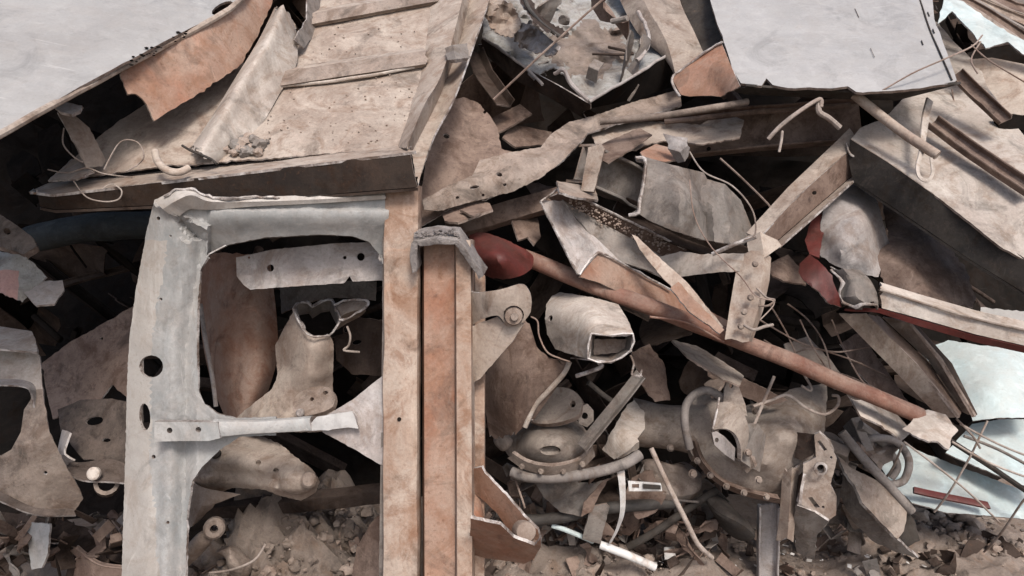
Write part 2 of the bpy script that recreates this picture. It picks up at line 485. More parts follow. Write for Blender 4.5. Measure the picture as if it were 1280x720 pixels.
DGREY = mat('dark_grey_paint', (.026, .024, .023), (.042, .038, .034), (.10, .07, .055), spot=.25, dust=.25, dustc=(.15, .12, .10), streak=.25, spec=.08)
MGREY = mat('grey_dusty_steel', (.19, .175, .16), (.125, .11, .10), (.07, .05, .042), spot=.3, dust=.45, dustc=(.28, .225, .19))
LGREY = mat('light_grey_galvanised', (.36, .34, .33), (.26, .235, .225), (.14, .1, .085), spot=.2, dust=.4, dustc=(.38, .32, .28), metal=.1)
SLAG = mat('grey_cut_slag', (.23, .21, .20), (.13, .115, .11), (.33, .3, .29), spot=.4, dust=.2, bump=1.0, s2=60)
CAST = mat('dusty_cast_iron', (.24, .20, .17), (.13, .102, .085), (.05, .034, .028), spot=.3, dust=.55, dustc=(.29, .225, .185), bump=.7)
ALU = mat('crushed_aluminium', (.38, .385, .375), (.24, .225, .205), (.09, .06, .045), s1=9, spot=.45, dust=.3, metal=0, rough=.7, bump=.8)
BLUEW = mat('pale_blue_white_paint', (.40, .475, .48), (.34, .41, .415), (.25, .2, .17), s1=4, spot=.03, dust=.35, dustc=(.42, .38, .34), bump=.15, rough=.7, fine=.12, stain=.35, bloom=.12, spec=.4)
WPIPE = mat('white_plastic', (.62, .62, .61), (.52, .5, .48), (.3, .24, .2), spot=.05, dust=.2, bump=.05, rough=.4, fine=.1)
HOSE = mat('grey_rubber_hose', (.22, .2, .19), (.17, .15, .14), None, dust=.4, bump=.1)
RUBBER = mat('black_rubber', (.03, .029, .029), (.045, .042, .04), None, dust=.4, dustc=(.14, .12, .1), bump=.1, rough=.6)
WIRE = mat('rusty_wire', (.25, .19, .16), (.15, .10, .08), None, dust=.3)
WIREL = mat('pale_wire', (.36, .31, .275), (.2, .155, .13), None, dust=.3)
GLINT = mat('broken_bits', (.5, .5, .48), (.3, .28, .26), None, dust=.3)
CASTL = mat('pale_dusty_casting', (.31, .262, .225), (.20, .16, .135), (.09, .065, .052), s1=6, spot=.2, dust=.6, bump=.35)
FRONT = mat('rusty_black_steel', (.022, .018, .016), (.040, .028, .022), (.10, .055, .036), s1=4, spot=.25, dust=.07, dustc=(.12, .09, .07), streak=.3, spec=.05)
FLANGE = mat('pinkish_grey_paint', (.39, .368, .342), (.33, .305, .28), (.16, .12, .10), s1=6, spot=.08, dust=.3, fine=.15, stain=.35, bloom=.3)
DIRT = mat('dirt', (.15, .12, .10), (.21, .172, .147), (.09, .065, .055), s1=4, s2=40, spot=.4, dust=.4, dustc=(.27, .22, .185), bump=1.0, rough=.95, streak=0)
SAND = mat('dirt_crust', (.34, .27, .225), (.26, .195, .16), (.17, .12, .1), spot=.4, dust=.4, bump=1.0, rough=.95, streak=0)
CAST_SHADE = mat('shade_toned_dusty_casting', (.085, .066, .056), (.055, .043, .036), (.03, .022, .02), dust=.45, dustc=(.20, .155, .13), bump=.6)  # darker casting tone, shade on the left side put into the colour
CLEAN = mat('clean_bright_metal', (.6, .6, .59), (.5, .49, .48), None, dust=.1, rough=.35, metal=.4, bump=.1)
# ================================================================== SETTING
def ground():
    g = G(); n = 150; S = []
    xs = [math.copysign(abs(t) ** 2.6 * 300, t) for t in np.linspace(-1, 1, n)]
    ys = [3 + math.copysign(abs(t) ** 2.6 * 300, t) for t in np.linspace(-1, 1, n)]
    for y in ys:
        for x in xs:
            p = Vector((x, y, 0)); k = math.exp(-((x / 4) ** 2 + ((y - 3) / 4) ** 2))
            z = k * (.035 * noise.fractal(p * 2.3, .8, 2, 5)) + .05 * k * noise.noise(p * .7) - .02
            g.v.append(Vector((x, y, z)))
    for j in range(n - 1):
        for i in range(n - 1): g.f.append([j * n + i, j * n + i + 1, (j + 1) * n + i + 1, (j + 1) * n + i]); g.m.append(0)
    o = build(g, 'ground', (DIRT,), sharp=180); tag(o, None, None, None, 'structure')
ground()

def on_ground(x, y):
    v = (y - 360) / FPX; d = CAM.z / (.2588 + .9659 * v); return P(x, y, d)

# rubble bank that carries the heap (earth and crushed scrap behind the pieces)
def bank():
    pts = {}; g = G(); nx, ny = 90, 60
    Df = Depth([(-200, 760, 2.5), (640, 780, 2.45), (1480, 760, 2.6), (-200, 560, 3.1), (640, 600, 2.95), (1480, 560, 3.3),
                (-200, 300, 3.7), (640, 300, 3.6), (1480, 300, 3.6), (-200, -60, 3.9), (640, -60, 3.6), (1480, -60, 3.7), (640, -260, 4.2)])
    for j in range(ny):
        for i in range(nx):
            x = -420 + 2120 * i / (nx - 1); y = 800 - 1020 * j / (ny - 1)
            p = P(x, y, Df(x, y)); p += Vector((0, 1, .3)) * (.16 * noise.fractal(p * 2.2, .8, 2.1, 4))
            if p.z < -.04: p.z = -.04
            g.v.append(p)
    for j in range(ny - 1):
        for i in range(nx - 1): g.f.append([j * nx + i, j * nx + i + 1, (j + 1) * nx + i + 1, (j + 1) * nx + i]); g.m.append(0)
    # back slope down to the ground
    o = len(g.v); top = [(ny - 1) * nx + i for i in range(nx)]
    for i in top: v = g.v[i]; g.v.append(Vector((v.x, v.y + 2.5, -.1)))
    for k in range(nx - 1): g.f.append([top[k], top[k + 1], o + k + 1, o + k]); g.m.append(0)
    tag(build(g, 'scrap_bank', (GRIME_SHADE,), sharp=60), 'compacted mass of scrap at the core of the heap, coloured near-black for shade', 'scrap heap', None, 'stuff')  # near-black colour paints in the shade seen through the gaps
bank()

def junk(seed, boxes, n, size=(.05, .22), zmax=99):
    r = random.Random(seed); g = G()
    for k in range(n):
        x0, y0, x1, y1, d0, d1 = r.choice(boxes)
        x, y, d = r.uniform(x0, x1), r.uniform(y0, y1), r.uniform(d0, d1)
        c = P(x, y, d)
        if c.z < .05: continue
        if c.z > zmax: c.z = r.uniform(.02, zmax)
        dr = Vector((r.uniform(-1, 1), r.uniform(-.6, .6), r.uniform(-.7, .7))).normalized()
        L = r.uniform(*size); a = c - dr * L; b = c + dr * L; h = (r.uniform(-1, 1), r.uniform(-1, 1), r.uniform(.2, 1))
        a.z = max(a.z, .03); b.z = max(b.z, .03)
        t = r.random(); mi = r.choice((0, 0, 1, 2, 3)); w_ = r.uniform(.02, .075)
        if t < .25: q = sweep([a, b], pf_l(w_, w_, .004), h, space='w', amp=.006, asc=8)
        elif t < .4: q = sweep([a, b], pf_c(w_ * 1.4, w_ * .6, .005), h, space='w', amp=.005, asc=6)
        elif t < .5: q = sweep([a, b], pf_o(r.uniform(.008, .02), 9), h, space='w', amp=.002)
        elif t < .58:
            m_ = c + Vector((r.uniform(-.1, .1), r.uniform(-.1, .1), r.uniform(-.1, .1)))
            q = sweep([a, m_, b], pf_o(r.uniform(.002, .005), 6), h, space='w', smooth=6)
        else:
            u = hint(*h).cross(dr).normalized() * r.uniform(.04, .11); w2 = hint(*h) * r.uniform(-.05, .05)
            rows = [[a - u, c - u * 1.2 + w2, b - u * r.uniform(.3, 1)], [a + w2, c, b + w2], [a + u * r.uniform(.3, 1), c + u, b + u * .8 + w2]]
            q = patch(rows, space='w', su=1, sv=3, amp=.012, asc=9, jag=.006, step=.025)
        g.join(q, mi)
    return g
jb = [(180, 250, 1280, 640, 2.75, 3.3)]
tag(build(junk(3, jb, 230), 'scrap_tangle', (DBROWN, GRIME_SHADE, GRIME_SHADE, DBROWN)), 'tangle of crushed dark scrap pieces filling the gaps deep in the heap', 'scrap', None, 'stuff')  # mostly near-black materials, shade of the deep gaps put into colour
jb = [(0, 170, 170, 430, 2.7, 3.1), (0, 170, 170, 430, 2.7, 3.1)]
tag(build(junk(9, jb, 30), 'scrap_tangle', (DBROWN, GRIME_SHADE, GRIME_SHADE)), 'dim crushed scrap in the black hollow under the tray', 'scrap', None, 'stuff')  # dimness of the hollow painted in with near-black materials
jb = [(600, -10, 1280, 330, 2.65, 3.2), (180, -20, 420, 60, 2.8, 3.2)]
tag(build(junk(5, jb, 110), 'scrap_tangle', (DBROWN, GRIME_SHADE, BROWN, BROWN)), 'mixed rusty scrap pieces packed under the upper plates', 'scrap', None, 'stuff')

# ================================================================== UPPER LEFT: plate and tray
t = T('steel_plate', 'large pale grey steel plate with a torn rusty side channel over the dark hollow', 'steel plate', (150, 90, 1.75))
DA = Depth([(0, 167, 1.45), (300, 0, 2.0), (0, 0, 1.78)])
build(sheet([(-420, -420), (480, -420), (335, -80), (300, -2), (272, 18), (205, 52), (145, 84), (100, 108), (60, 132), (0, 167), (-160, 246), (-420, 380)], DA, t=.006, amp=.004, asc=3, res=16, jag=.8, crump=0,  # outline extended out of view to shade the hollow behind
            holes=[(278, 10, 15, 6, -28)]), 'plate_face', (GREYP, EDGE_T), t)
build(sheet([(150, 92), (160, 118), (170, 117), (178, 124), (184, 131), (193, 151), (250, 116), (300, 82), (322, 45), (340, 5), (345, -60), (320, -60), (305, -3), (276, 16), (210, 55)],
            [(150, 92, 1.73), (300, 2, 1.99), (195, 150, 1.77), (322, 45, 2.04), (340, -50, 2.2)], t=.006, amp=.006, asc=7, jag=2.5, crump=.01), 'side_channel', (ORANGE, EDGE_T), t)
build(tube([(-60, 200, 1.375), (60, 135, 1.54), (150, 86, 1.705), (225, 47, 1.84), (303, -2, 1.985), (330, -60, 2.2)], .0075, smooth=4, amp=.002), 'rolled_edge', (TAN2,), t)
g = G(); r = random.Random(4)
for k in range(26):
    u = r.random(); x = 165 + 70 * u + r.gauss(0, 3); y = 74 - 34 * u + r.gauss(0, 3.0)
    g.join(clod(P(x, y, DA(x, y) - .004), r.uniform(.002, .006), k, sub=1, squash=.5))
solo(g, 'grease_crumbs', (GRIME_SHADE,), 'black greasy crumbs along the edge of the pale plate', 'debris', None, 'stuff')

DT = Depth([(300, 190, 1.80), (505, 180, 1.80), (450, 0, 2.30), (100, 222, 1.80)])
def tp(x, y, up=0): return (x, y, DT(x, y) - up)
t = T('tray_panel', 'large dusty truck tray with cross ribs and dark front beam, on the cab frame', 'truck tray', (300, 235, 1.8))
build(sheet([(66, 226), (200, 208), (360, 196), (510, 184), (548, -10), (560, -70), (620, -260), (420, -260), (372, -70), (384, -5), (384, 30), (372, 45), (330, 70), (215, 110), (150, 150), (100, 190)], DT, amp=.008, asc=6, res=10, jag=2, crump=.006, csc=14), 'floor_panel', (TAN, EDGE), t)  # upper end runs on unseen, extended to deepen the shadows behind
b1 = build(patch([[(40, 238, 1.85), (60, 229, 1.84), (270, 207, 1.82), (505, 181, 1.80)], [(44, 240, 1.74), (66, 243, 1.73), (290, 217, 1.705), (512, 190, 1.69)]], t=.006, amp=.003, jag=.006), 'top_flange', (TAN2, EDGE), t)
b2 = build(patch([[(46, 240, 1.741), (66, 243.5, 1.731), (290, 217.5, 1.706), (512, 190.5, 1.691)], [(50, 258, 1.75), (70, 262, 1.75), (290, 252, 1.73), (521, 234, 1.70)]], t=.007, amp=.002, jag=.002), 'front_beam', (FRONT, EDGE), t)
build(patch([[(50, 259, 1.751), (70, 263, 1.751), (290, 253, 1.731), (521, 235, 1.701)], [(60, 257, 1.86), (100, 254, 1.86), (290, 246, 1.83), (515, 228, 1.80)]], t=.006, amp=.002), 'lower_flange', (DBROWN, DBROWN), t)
rows = [[(496, 184, 1.80), (512, 130, 1.93), (528, 70, 2.08), (536, 20, 2.22), (552, -70, 2.5)],
        [(508, 184, 1.70), (531, 130, 1.82), (551, 95, 1.92), (568, 40, 2.07), (594, -70, 2.40)],
        [(515, 190, 1.78), (543, 135, 1.93), (558, 100, 2.03), (578, 40, 2.18), (602, -70, 2.5)],
        [(522, 232, 1.70), (541, 173, 1.82), (566, 125, 1.91), (586, 72, 2.02), (622, -30, 2.3)]]
build(patch(rows, t=.005, su=1, amp=.009, asc=9, jag=.006), 'side_rail', (TAN2, EDGE), t)
build(patch([[(556, 60, 1.99), (566, 56, 1.97), (584, 54, 2.0)], [(560, 75, 1.95), (570, 74, 1.93), (586, 72, 1.97)]], t=.012, amp=.002), 'rail_clip', (MGREY, EDGE), t)
for (x0, y0, x1, y1, hh, L) in ((342, 87, 532, 59, 17, .02), (388, 13, 548, -16, 13, .02)):
    rb = build(patch([[tp(x0, y0), tp((x0 + x1) / 2, (y0 + y1) / 2), tp(x1, y1)],
                 [tp(x0, y0 + 4, .05), tp((x0 + x1) / 2, (y0 + y1) / 2 + 4, .05), tp(x1, y1 + 4, .05)],
                 [tp(x0 + 2, y0 + 4 + hh, .03), tp((x0 + x1) / 2, (y0 + y1) / 2 + hh + 4, .03), tp(x1, y1 + 4 + hh, .03)],
                 [tp(x0 + 2, y0 + 8 + hh, .002), tp((x0 + x1) / 2, (y0 + y1) / 2 + hh + 8, .002), tp(x1, y1 + 8 + hh, .002)]], amp=.004, jag=.003, matf=lambda u, v: 2 if .3 < v < .8 else 0), 'cross_rib', (TAN, EDGE_T, CAST), t)  # darker material on rib faces, painted shading that makes them stand out
build(tube([tp(338, 122, .02), tp(350, 108, .02), tp(420, 101, .016), tp(518, 84, .016)], .0045, amp=.002), 'weld_rod', (PALE,), t)
build(sheet([(383, -40), (385, -5), (384, 24), (374, 38), (368, 50), (380, 60), (398, 40), (404, -40)], Depth([(385, 0, 2.2), (375, 50, 2.07), (402, 30, 2.25)]), amp=.004, jag=2), 'torn_lip', (MGREY, EDGE), t)

t = solo(patch([[(236, 188, 1.80), (262, 150, 1.86), (290, 104, 1.93), (322, 52, 2.02), (342, 12, 2.10)],
      [(246, 192, 1.74), (276, 146, 1.80), (302, 100, 1.86), (334, 50, 1.95), (352, 8, 2.04)],
      [(260, 198, 1.75), (296, 150, 1.83), (328, 103, 1.91), (354, 57, 2.0), (362, 20, 2.07)],
      [(274, 204, 1.79), (320, 165, 1.86), (349, 118, 1.95), (371, 78, 2.04), (370, 34, 2.12)]], t=.004, su=1, sv=8, amp=.005, asc=7, jag=.008), 'curved_rail', (PALE, EDGE),
     'pale rounded steel rail with an open torn top, slanting down beside the tray ribs', 'rail', sharp=50)
g = tube([(228, 182, 1.755), (240, 189, 1.73), (262, 198, 1.71), (271, 205, 1.70)], .003)
solo(g, 'thin_rod', (DGREY,), 'short thin dark rod lying across the foot of the pale rounded rail', 'rod')
solo(sheet([(72, 140), (86, 134), (92, 143), (112, 160), (132, 200), (128, 208), (108, 210), (96, 184), (82, 158)], [(80, 140, 1.74), (120, 205, 1.78), (100, 190, 1.75), (130, 170, 1.80)], amp=.006, crump=.012), 'strap_bracket', (TAN, EDGE),
     'twisted flat strap bracket standing in the dark gap under the pale plate', 'bracket')
solo(sheet([(68, 133), (80, 127), (103, 132), (100, 139), (90, 143), (76, 140)], [(70, 135, 1.66), (103, 135, 1.66), (85, 142, 1.62)], t=.006), 'cut_tab', (PALE, EDGE), 'small pale square tab on top of the twisted strap bracket', 'metal tab')
solo(tube([(194, 190, 1.74), (198, 203, 1.71), (210, 213, 1.69), (224, 215, 1.695), (236, 210, 1.71)], .0085, n=12, amp=.001), 'bent_pipe', (TAN2,), 'short bent pipe stub resting on the rusty edge of the tray', 'pipe')
for pts, lab in (([(130, 212, 1.72), (150, 178, 1.74), (172, 178, 1.73), (180, 195, 1.71), (172, 206, 1.72), (158, 214, 1.7)], 'tangled rusty wire loop curling up over the tray edge'),
                 ([(92, 226, 1.72), (108, 246, 1.715), (130, 252, 1.71), (148, 249, 1.71), (152, 238, 1.71), (140, 230, 1.72), (128, 236, 1.715)], 'pale wire loop hanging in front of the dark tray beam'),
                 ([(60, 212, 1.75), (85, 216, 1.73), (108, 210, 1.72), (130, 217, 1.71), (165, 222, 1.70)], 'thin loose wire lying along the end of the tray beam'),
                 ([(80, 160, 1.74), (79, 180, 1.73), (92, 196, 1.73), (104, 203, 1.74)], 'curled wire hugging the twisted strap bracket')):
    solo(tube(pts, .0016, n=6, smooth=8), 'wire_loop', (WIREL,), lab, 'wire')
g = G(); r = random.Random(12)
for k in range(60):
    x, y = r.gauss(302, 16), r.gauss(181, 7)
    if y > 192: y = 190
    g.join(clod(P(x, y, DT(x, y) - .012), r.uniform(.004, .014) * (1 if k > 8 else 1.3), k + 20), r.choice((0, 0, 1)))
for k in range(170):
    x, y = r.uniform(290, 520), r.uniform(20, 180)
    g.join(clod(P(x, y, DT(x, y) - .003), r.uniform(.0008, .0035), k, sub=1), 1)
solo(g, 'dirt_clods', (MGREY, SAND), 'grey clods and crumbs of dirt scattered on the tray floor', 'dirt', None, 'stuff')
solo(sheet([(60, 226), (90, 198), (105, 208), (118, 214), (95, 224)], [(60, 226, 1.78), (105, 205, 1.82), (95, 224, 1.74)], crump=.01), 'steel_shard', (TAN2, EDGE), 'small dusty steel shard lying at the far end of the tray beam', 'metal shard')

# ================================================================== CAB FRAME
def xl(y): return float(np.interp(y, [240, 330, 430, 560, 720, 950], [193, 175, 160, 158, 152, 140]))
FDD = Depth([(195, 240, 1.685), (484, 240, 1.74), (195, 330, 1.735), (480, 340, 1.765), (190, 530, 1.78), (480, 530, 1.78), (150, 950, 1.78), (230, 740, 1.78)])
def FD(x, y, e=0): return (x, y, FDD(x, y) + e)
def frel(x, y):
    if y < 262 and x > 250: return .0
    u = x - xl(y); z = 0
    z += .045 * max(0, 1 - u / 34) ** 1.3                       # flange falls away
    if y > 300 and x < 262: z += -.014 * math.exp(-((u - 54) / 10) ** 2) + .012 * math.exp(-((u - 74) / 7) ** 2) - .006 * math.exp(-((u - 88) / 6) ** 2)
    if x > 262 and y < 320: z += -.012 * math.exp(-((y - 268) / 11) ** 2) + .030 * max(0, (y - 280) / 30)
    if x < 262 and y < 300: z += .022 * max(0, 1 - abs((x - 215) - (y - 262) * .9) / 9) - .018 * max(0, 1 - abs((x - 235) - (y - 275) * 2.2) / 16)
    return z
def fmat(x, y):
    u = x - xl(y) + 3 * noise.noise(Vector((x * .05, y * .03, 0))) + 1.5 * noise.noise(Vector((x * .2, y * .2, 3)))
    if y > 300 and u < 30 + max(0, (y - 560)) * .10 and x < 262: return 2
    return 0
t = T('cab_frame', 'bluish grey cut cab frame with a rounded window opening, upright below the tray beam', 'vehicle frame', (330, 900, 1.78))
out = [(193, 250), (203, 246), (214, 240), (232, 236), (240, 243), (262, 246), (285, 250), (318, 245), (345, 247), (400, 243), (486, 238), (486, 330), (478, 330), (474, 318), (462, 303), (440, 295), (400, 293), (330, 297), (285, 306), (262, 318), (251, 336), (247, 380), (246, 440), (248, 488), (256, 505), (272, 517), (295, 523),
       (345, 521), (345, 544), (300, 546), (275, 562), (252, 584), (240, 602), (234, 640), (232, 720), (226, 950), (140, 950), (146, 840), (152, 720), (155, 620), (157, 560), (159, 470), (162, 420), (170, 360), (178, 318), (184, 285)]
build(sheet(out, FDD, t=.006, amp=.003, asc=9, res=4.6, jag=.7, crump=.003, relief=frel, matf=fmat,
            holes=[ell(189, 458, 15, 14, 0, 16), ell(181, 521, 7, 17, -4, 14), (198, 273, 2.4, 2.4, 0), (201, 374, 2, 2, 0), (213, 295, 1.6, 1.6, 0), (210, 653, 2, 2, 0), (192, 571, 2.6, 2.6, 0)]), 'frame_panel', (BLUEG, EDGE, FLANGE), t)
# inward return of the window edge
rw = [(486, 330), (478, 330), (474, 318), (462, 303), (440, 295), (400, 293), (330, 297), (285, 306), (262, 318), (251, 336), (247, 380), (246, 440), (248, 488), (256, 505), (272, 517), (295, 523)]
build(patch([[FD(x, y, .005 + frel(x, y)) for x, y in rw], [FD(x + 1, y + 1, .06) for x, y in rw]], t=.003, amp=.001, step=.01), 'window_return', (MGREY, EDGE), t)
build(patch([[FD(194, 250, .01), FD(214, 240, 0), FD(236, 236, 0), FD(262, 245, 0), FD(318, 246, -.004), FD(400, 243, -.004), FD(480, 238, -.004)],
             [FD(202, 262, 0), FD(222, 250, -.03), FD(240, 244, -.035), FD(264, 252, -.025), FD(318, 252, -.018), FD(400, 249, -.015), FD(480, 244, -.015)],
             [FD(222, 272, -.006), FD(236, 262, -.012), FD(250, 262, -.012), FD(272, 262, -.012), FD(318, 258, -.01), FD(400, 254, -.01), FD(480, 249, -.01)]], t=.003, su=1, amp=.008, asc=16, jag=.004), 'crumpled_lip', (FLANGE, EDGE), t)
build(tube([FD(206, 244, -.004), FD(220, 238, -.006), FD(238, 236, -.01), FD(256, 243, -.012), FD(285, 249, -.012), FD(320, 246, -.012), FD(350, 248, -.01)], .0028, n=6, amp=.006, asc=60), 'bright_rim', (EDGE,), t)  # bright tube paints the highlight along the crumpled top edge
mp_ = build(sheet([(193, 527), (272, 528), (275, 548), (262, 551), (193, 552)], 1.736, t=.022, amp=.001, jag=.5, holes=[(212, 538, 3.6, 3.6, 0), (248, 537, 3.6, 3.6, 0)]), 'mounting_plate', (BLUEG, EDGE), t)
build(sweep([(270, 535, 1.765), (330, 533, 1.765), (392, 529, 1.76)], pf_box(.032, .03, .010), (0, 0, 1), amp=.001, scale=[1.35, 1.0, 1.0, 1.05]), 'crossbar', (BLUEG, EDGE), t)
build(sheet([(378, 538), (396, 521), (420, 517), (440, 514), (444, 522), (448, 536), (436, 534), (405, 538)], 1.742, t=.012, amp=.006, asc=20, crump=.012, csc=22, jag=1.5), 'crumpled_bar_end', (WHITE, EDGE), t)
build(sheet([(402, 523), (440, 500), (479, 469), (483, 470), (484, 584), (474, 580), (440, 560), (403, 540)], 1.768, t=.005, amp=.003, jag=.7), 'gusset', (LGREY, EDGE), t)
build(sheet([(295, 322), (340, 312), (420, 304), (482, 302), (482, 350), (441, 352), (437, 345), (430, 354), (380, 357), (313, 362), (304, 356), (296, 345)], 1.86, t=.004, amp=.003, jag=.6, res=7,
            holes=[(338, 335, 4.5, 4.5, 0), (451, 321, 5, 5, 0), (431, 322, 2.2, 2.2, 0), (311, 322, 1.6, 1.6, 0)]), 'inner_plate', (LGREY, EDGE), t)
up = build(sweep([(504, 232, 1.775), (503, 420, 1.775), (502, 700, 1.775), (501, 950, 1.775)], pf_box(.083, .07, .012), (0, 0, 1), inner=pf_box(.075, .062, .010), amp=.004, asc=8, step=.03), 'upright_post', (POST, EDGE_T, DBROWN), t, sharp=50)
build(disc((499, 524, 1.738), .0045, .004), 'rivet_hole', (GRIME_SHADE,), up)  # black disc, paints the dark of a hole
build(sheet([(478, 232), (484, 232), (484, 470), (480, 700), (474, 940), (470, 940), (476, 560), (478, 400)], 1.77, t=.004, jag=.4), 'post_strip', (MGREY, EDGE), t)  # darker grey strip, paints the shaded narrow side of the post

# ================================================================== STEEL CHANNEL beside the frame
t = T('steel_channel', 'tall orange rusted steel channel with clevis brackets, standing tight against the cab frame', 'steel channel', (565, 930, 1.78))
def vrow(x0, x1, d, top=300): return [(x0, top, d), (x0 + (x1 - x0) * .3, 430, d), (x0 + (x1 - x0) * .65, 640, d), (x1, 950, d)]
build(patch([vrow(527, 529, 1.80), vrow(530, 531, 1.755), vrow(568, 569, 1.752)], t=.006, amp=.003, asc=9, matf=None), 'web', (ORANGE, EDGE_T), t)
build(patch([vrow(568.5, 569.5, 1.751), vrow(570, 572, 1.722), vrow(588, 591, 1.725), vrow(593, 594, 1.82)], t=.006, amp=.003, asc=9), 'flange', (POST, EDGE_T), t)
build(patch([vrow(594, 592, 1.83, 340), vrow(606, 605, 1.83, 345), vrow(607, 606, 1.88, 345)], t=.006, amp=.003, asc=9), 'rear_flange', (POST, EDGE_T), t)
g = sweep([(521, 334, 1.735), (519, 312, 1.725), (520, 298, 1.72), (545, 293, 1.715), (572, 294, 1.715), (585, 312, 1.725), (604, 342, 1.75)], pf_box(.014, .075, .002), (0, -.5, 1), amp=.004, asc=38, jag=.008, step=.008)
build(g, 'cut_collar', (SLAG, SLAG), t)
g = G(); r = random.Random(2)
for k in range(46):
    x = r.uniform(520, 575); g.join(clod(P(x, 292 + r.gauss(0, 2.5) , 1.69), r.uniform(.002, .006), k, sub=1))
build(g, 'slag_beads', (SLAG,), t)
c1 = build(sheet([(584, 368), (598, 366), (625, 362), (648, 355), (658, 358), (664, 372), (663, 390), (652, 404), (634, 408), (628, 400), (620, 394), (600, 400), (584, 406)], [(584, 385, 1.76), (640, 360, 1.70), (650, 400, 1.72), (600, 400, 1.75), (620, 375, 1.70)], t=.007, smooth=3, amp=.002, holes=[ell(642, 394, 13, 12, 0, 16)]), 'clevis_bracket', (TAN2, EDGE), t)
build(disc((642, 395, 1.735), .021, .05), 'pin', (CAST,), c1); build(disc((643, 396, 1.71), .009, .02), 'pin_head', (CAST,), c1)
build(sheet([(584, 410), (622, 396), (634, 408), (655, 404), (640, 428), (618, 452), (600, 474), (590, 480), (584, 470)], [(584, 410, 1.77), (655, 404, 1.73), (590, 480, 1.79)], t=.007, amp=.002), 'bracket_web', (TAN2, EDGE), t)
c2 = build(sheet([(588, 648), (606, 652), (625, 656), (642, 672), (668, 682), (676, 672), (676, 684), (668, 698), (655, 705), (625, 700), (588, 696)], [(590, 670, 1.72), (676, 690, 1.70), (640, 675, 1.68)], t=.007, amp=.002, jag=.8), 'clevis_bracket', (ORANGE, EDGE), t)
build(sheet([(588, 586), (602, 584), (606, 592), (632, 618), (655, 645), (672, 662), (674, 676), (640, 668), (620, 640), (588, 612)], [(590, 590, 1.79), (672, 665, 1.77), (600, 625, 1.82)], t=.007, amp=.002), 'bracket_web', (ORANGE, EDGE), t)
build(disc((655, 664, 1.735), .024, .05, (.2, .25, 1)), 'pin', (TAN,), c2)
build(patch([[(588, 606, 1.83), (600, 622, 1.83), (606, 650, 1.83)], [(588, 640, 1.78), (598, 648, 1.78), (606, 656, 1.78)]], t=.006, su=1), 'inner_lug', (ORANGE, EDGE), t)
# ================================================================== TOP CENTRE
t = T('crushed_panel', 'crumpled pale aluminium car panel caked with dirt, wedged between the tray and the white plate', 'car panel', (735, 125, 2.3))
DC = Depth([(605, 48, 2.35), (735, 125, 2.15), (832, 68, 2.3), (700, -20, 2.7)])
def cmat(x, y):
    return 2 if ((x - 738) / 52) ** 2 + ((y - 62) / 34) ** 2 + .9 * noise.noise(Vector((x * .05, y * .05, 1))) < 1 else 0
build(sheet([(600, -60), (612, -20), (604, 20), (603, 46), (630, 64), (655, 82), (668, 100), (676, 92), (692, 84), (704, 92), (716, 110), (736, 127), (770, 108), (834, 68), (822, 44), (800, 10), (780, -60)], DC, t=.004, amp=.03, asc=5, res=5, jag=2, crump=.075, csc=10, matf=cmat), 'crumpled_skin', (ALU, EDGE, CAST), t, sharp=70)
build(patch([[(737, 128, 2.14), (786, 99, 2.2), (836, 69, 2.28)], [(736, 136, 2.2), (790, 125, 2.27), (842, 108, 2.36)]], t=.004, amp=.006), 'folded_side', (GRIME_SHADE, EDGE), t)
build(patch([[(603, 48, 2.34), (655, 84, 2.25), (700, 108, 2.2), (735, 129, 2.14)], [(600, 62, 2.4), (640, 98, 2.3), (690, 124, 2.25), (733, 150, 2.24)]], t=.004, amp=.006, jag=.01), 'folded_side', (DBROWN, EDGE), t)
for pts, r_ in (([(604, 47, 2.335), (655, 83, 2.24), (678, 106, 2.19)], .004), ([(737, 127, 2.13), (786, 98, 2.2), (835, 68, 2.28)], .0045), ([(692, 92, 2.14), (705, 88, 2.12), (716, 108, 2.12), (736, 125, 2.12)], .006), ([(798, 15, 2.33), (810, 40, 2.26), (808, 62, 2.24), (796, 76, 2.22)], .006)):
    build(tube(pts, r_, amp=.004, asc=30), 'bent_rim', (LGREY,), t)
for i, (o, D, m) in enumerate([
    ([(612, -10), (640, 5), (652, 30), (640, 48), (618, 40), (606, 20)], 2.2, TAN), ([(630, 20), (668, 34), (700, 58), (690, 72), (650, 60)], [(630, 20, 2.25), (700, 58, 2.1), (650, 60, 2.2)], LGREY),
    ([(640, -20), (652, -22), (676, 20), (712, 42), (706, 48), (668, 30)], [(640, -20, 2.3), (676, 20, 2.15), (706, 48, 2.1)], DBROWN)]):
    build(sheet(o, D, amp=.02, crump=.06, csc=15, jag=3.5, res=5), 'torn_flap', (m, EDGE), t)
jg = junk(41, [(622, 5, 800, 90, 2.2, 2.32)], 10, (.01, .04))
solo(jg, 'crushed_bits', (MGREY, BROWN, LGREY, DBROWN), 'small crushed bits caught in the crumpled aluminium panel', 'scrap', None, 'stuff')
solo(tube([(790, -30, 2.0), (755, -2, 2.0), (690, 56, 2.02), (617, 124, 2.06)], .0032, n=6, smooth=3), 'steel_rod', (WIRE,), 'thin straight steel rod lying slantwise across the crumpled aluminium panel', 'rod')
solo(tube([(652, -10, 2.1), (662, 12, 2.08), (678, 30, 2.08), (700, 46, 2.06)], .006), 'black_hose', (RUBBER,), 'short black hose lying in the crumpled aluminium panel', 'hose')
t = T('folded_sheet', 'dusty tan folded sheet with a dark strip behind it, wedged beside the big white plate', 'metal sheet', (830, 100, 2.4))
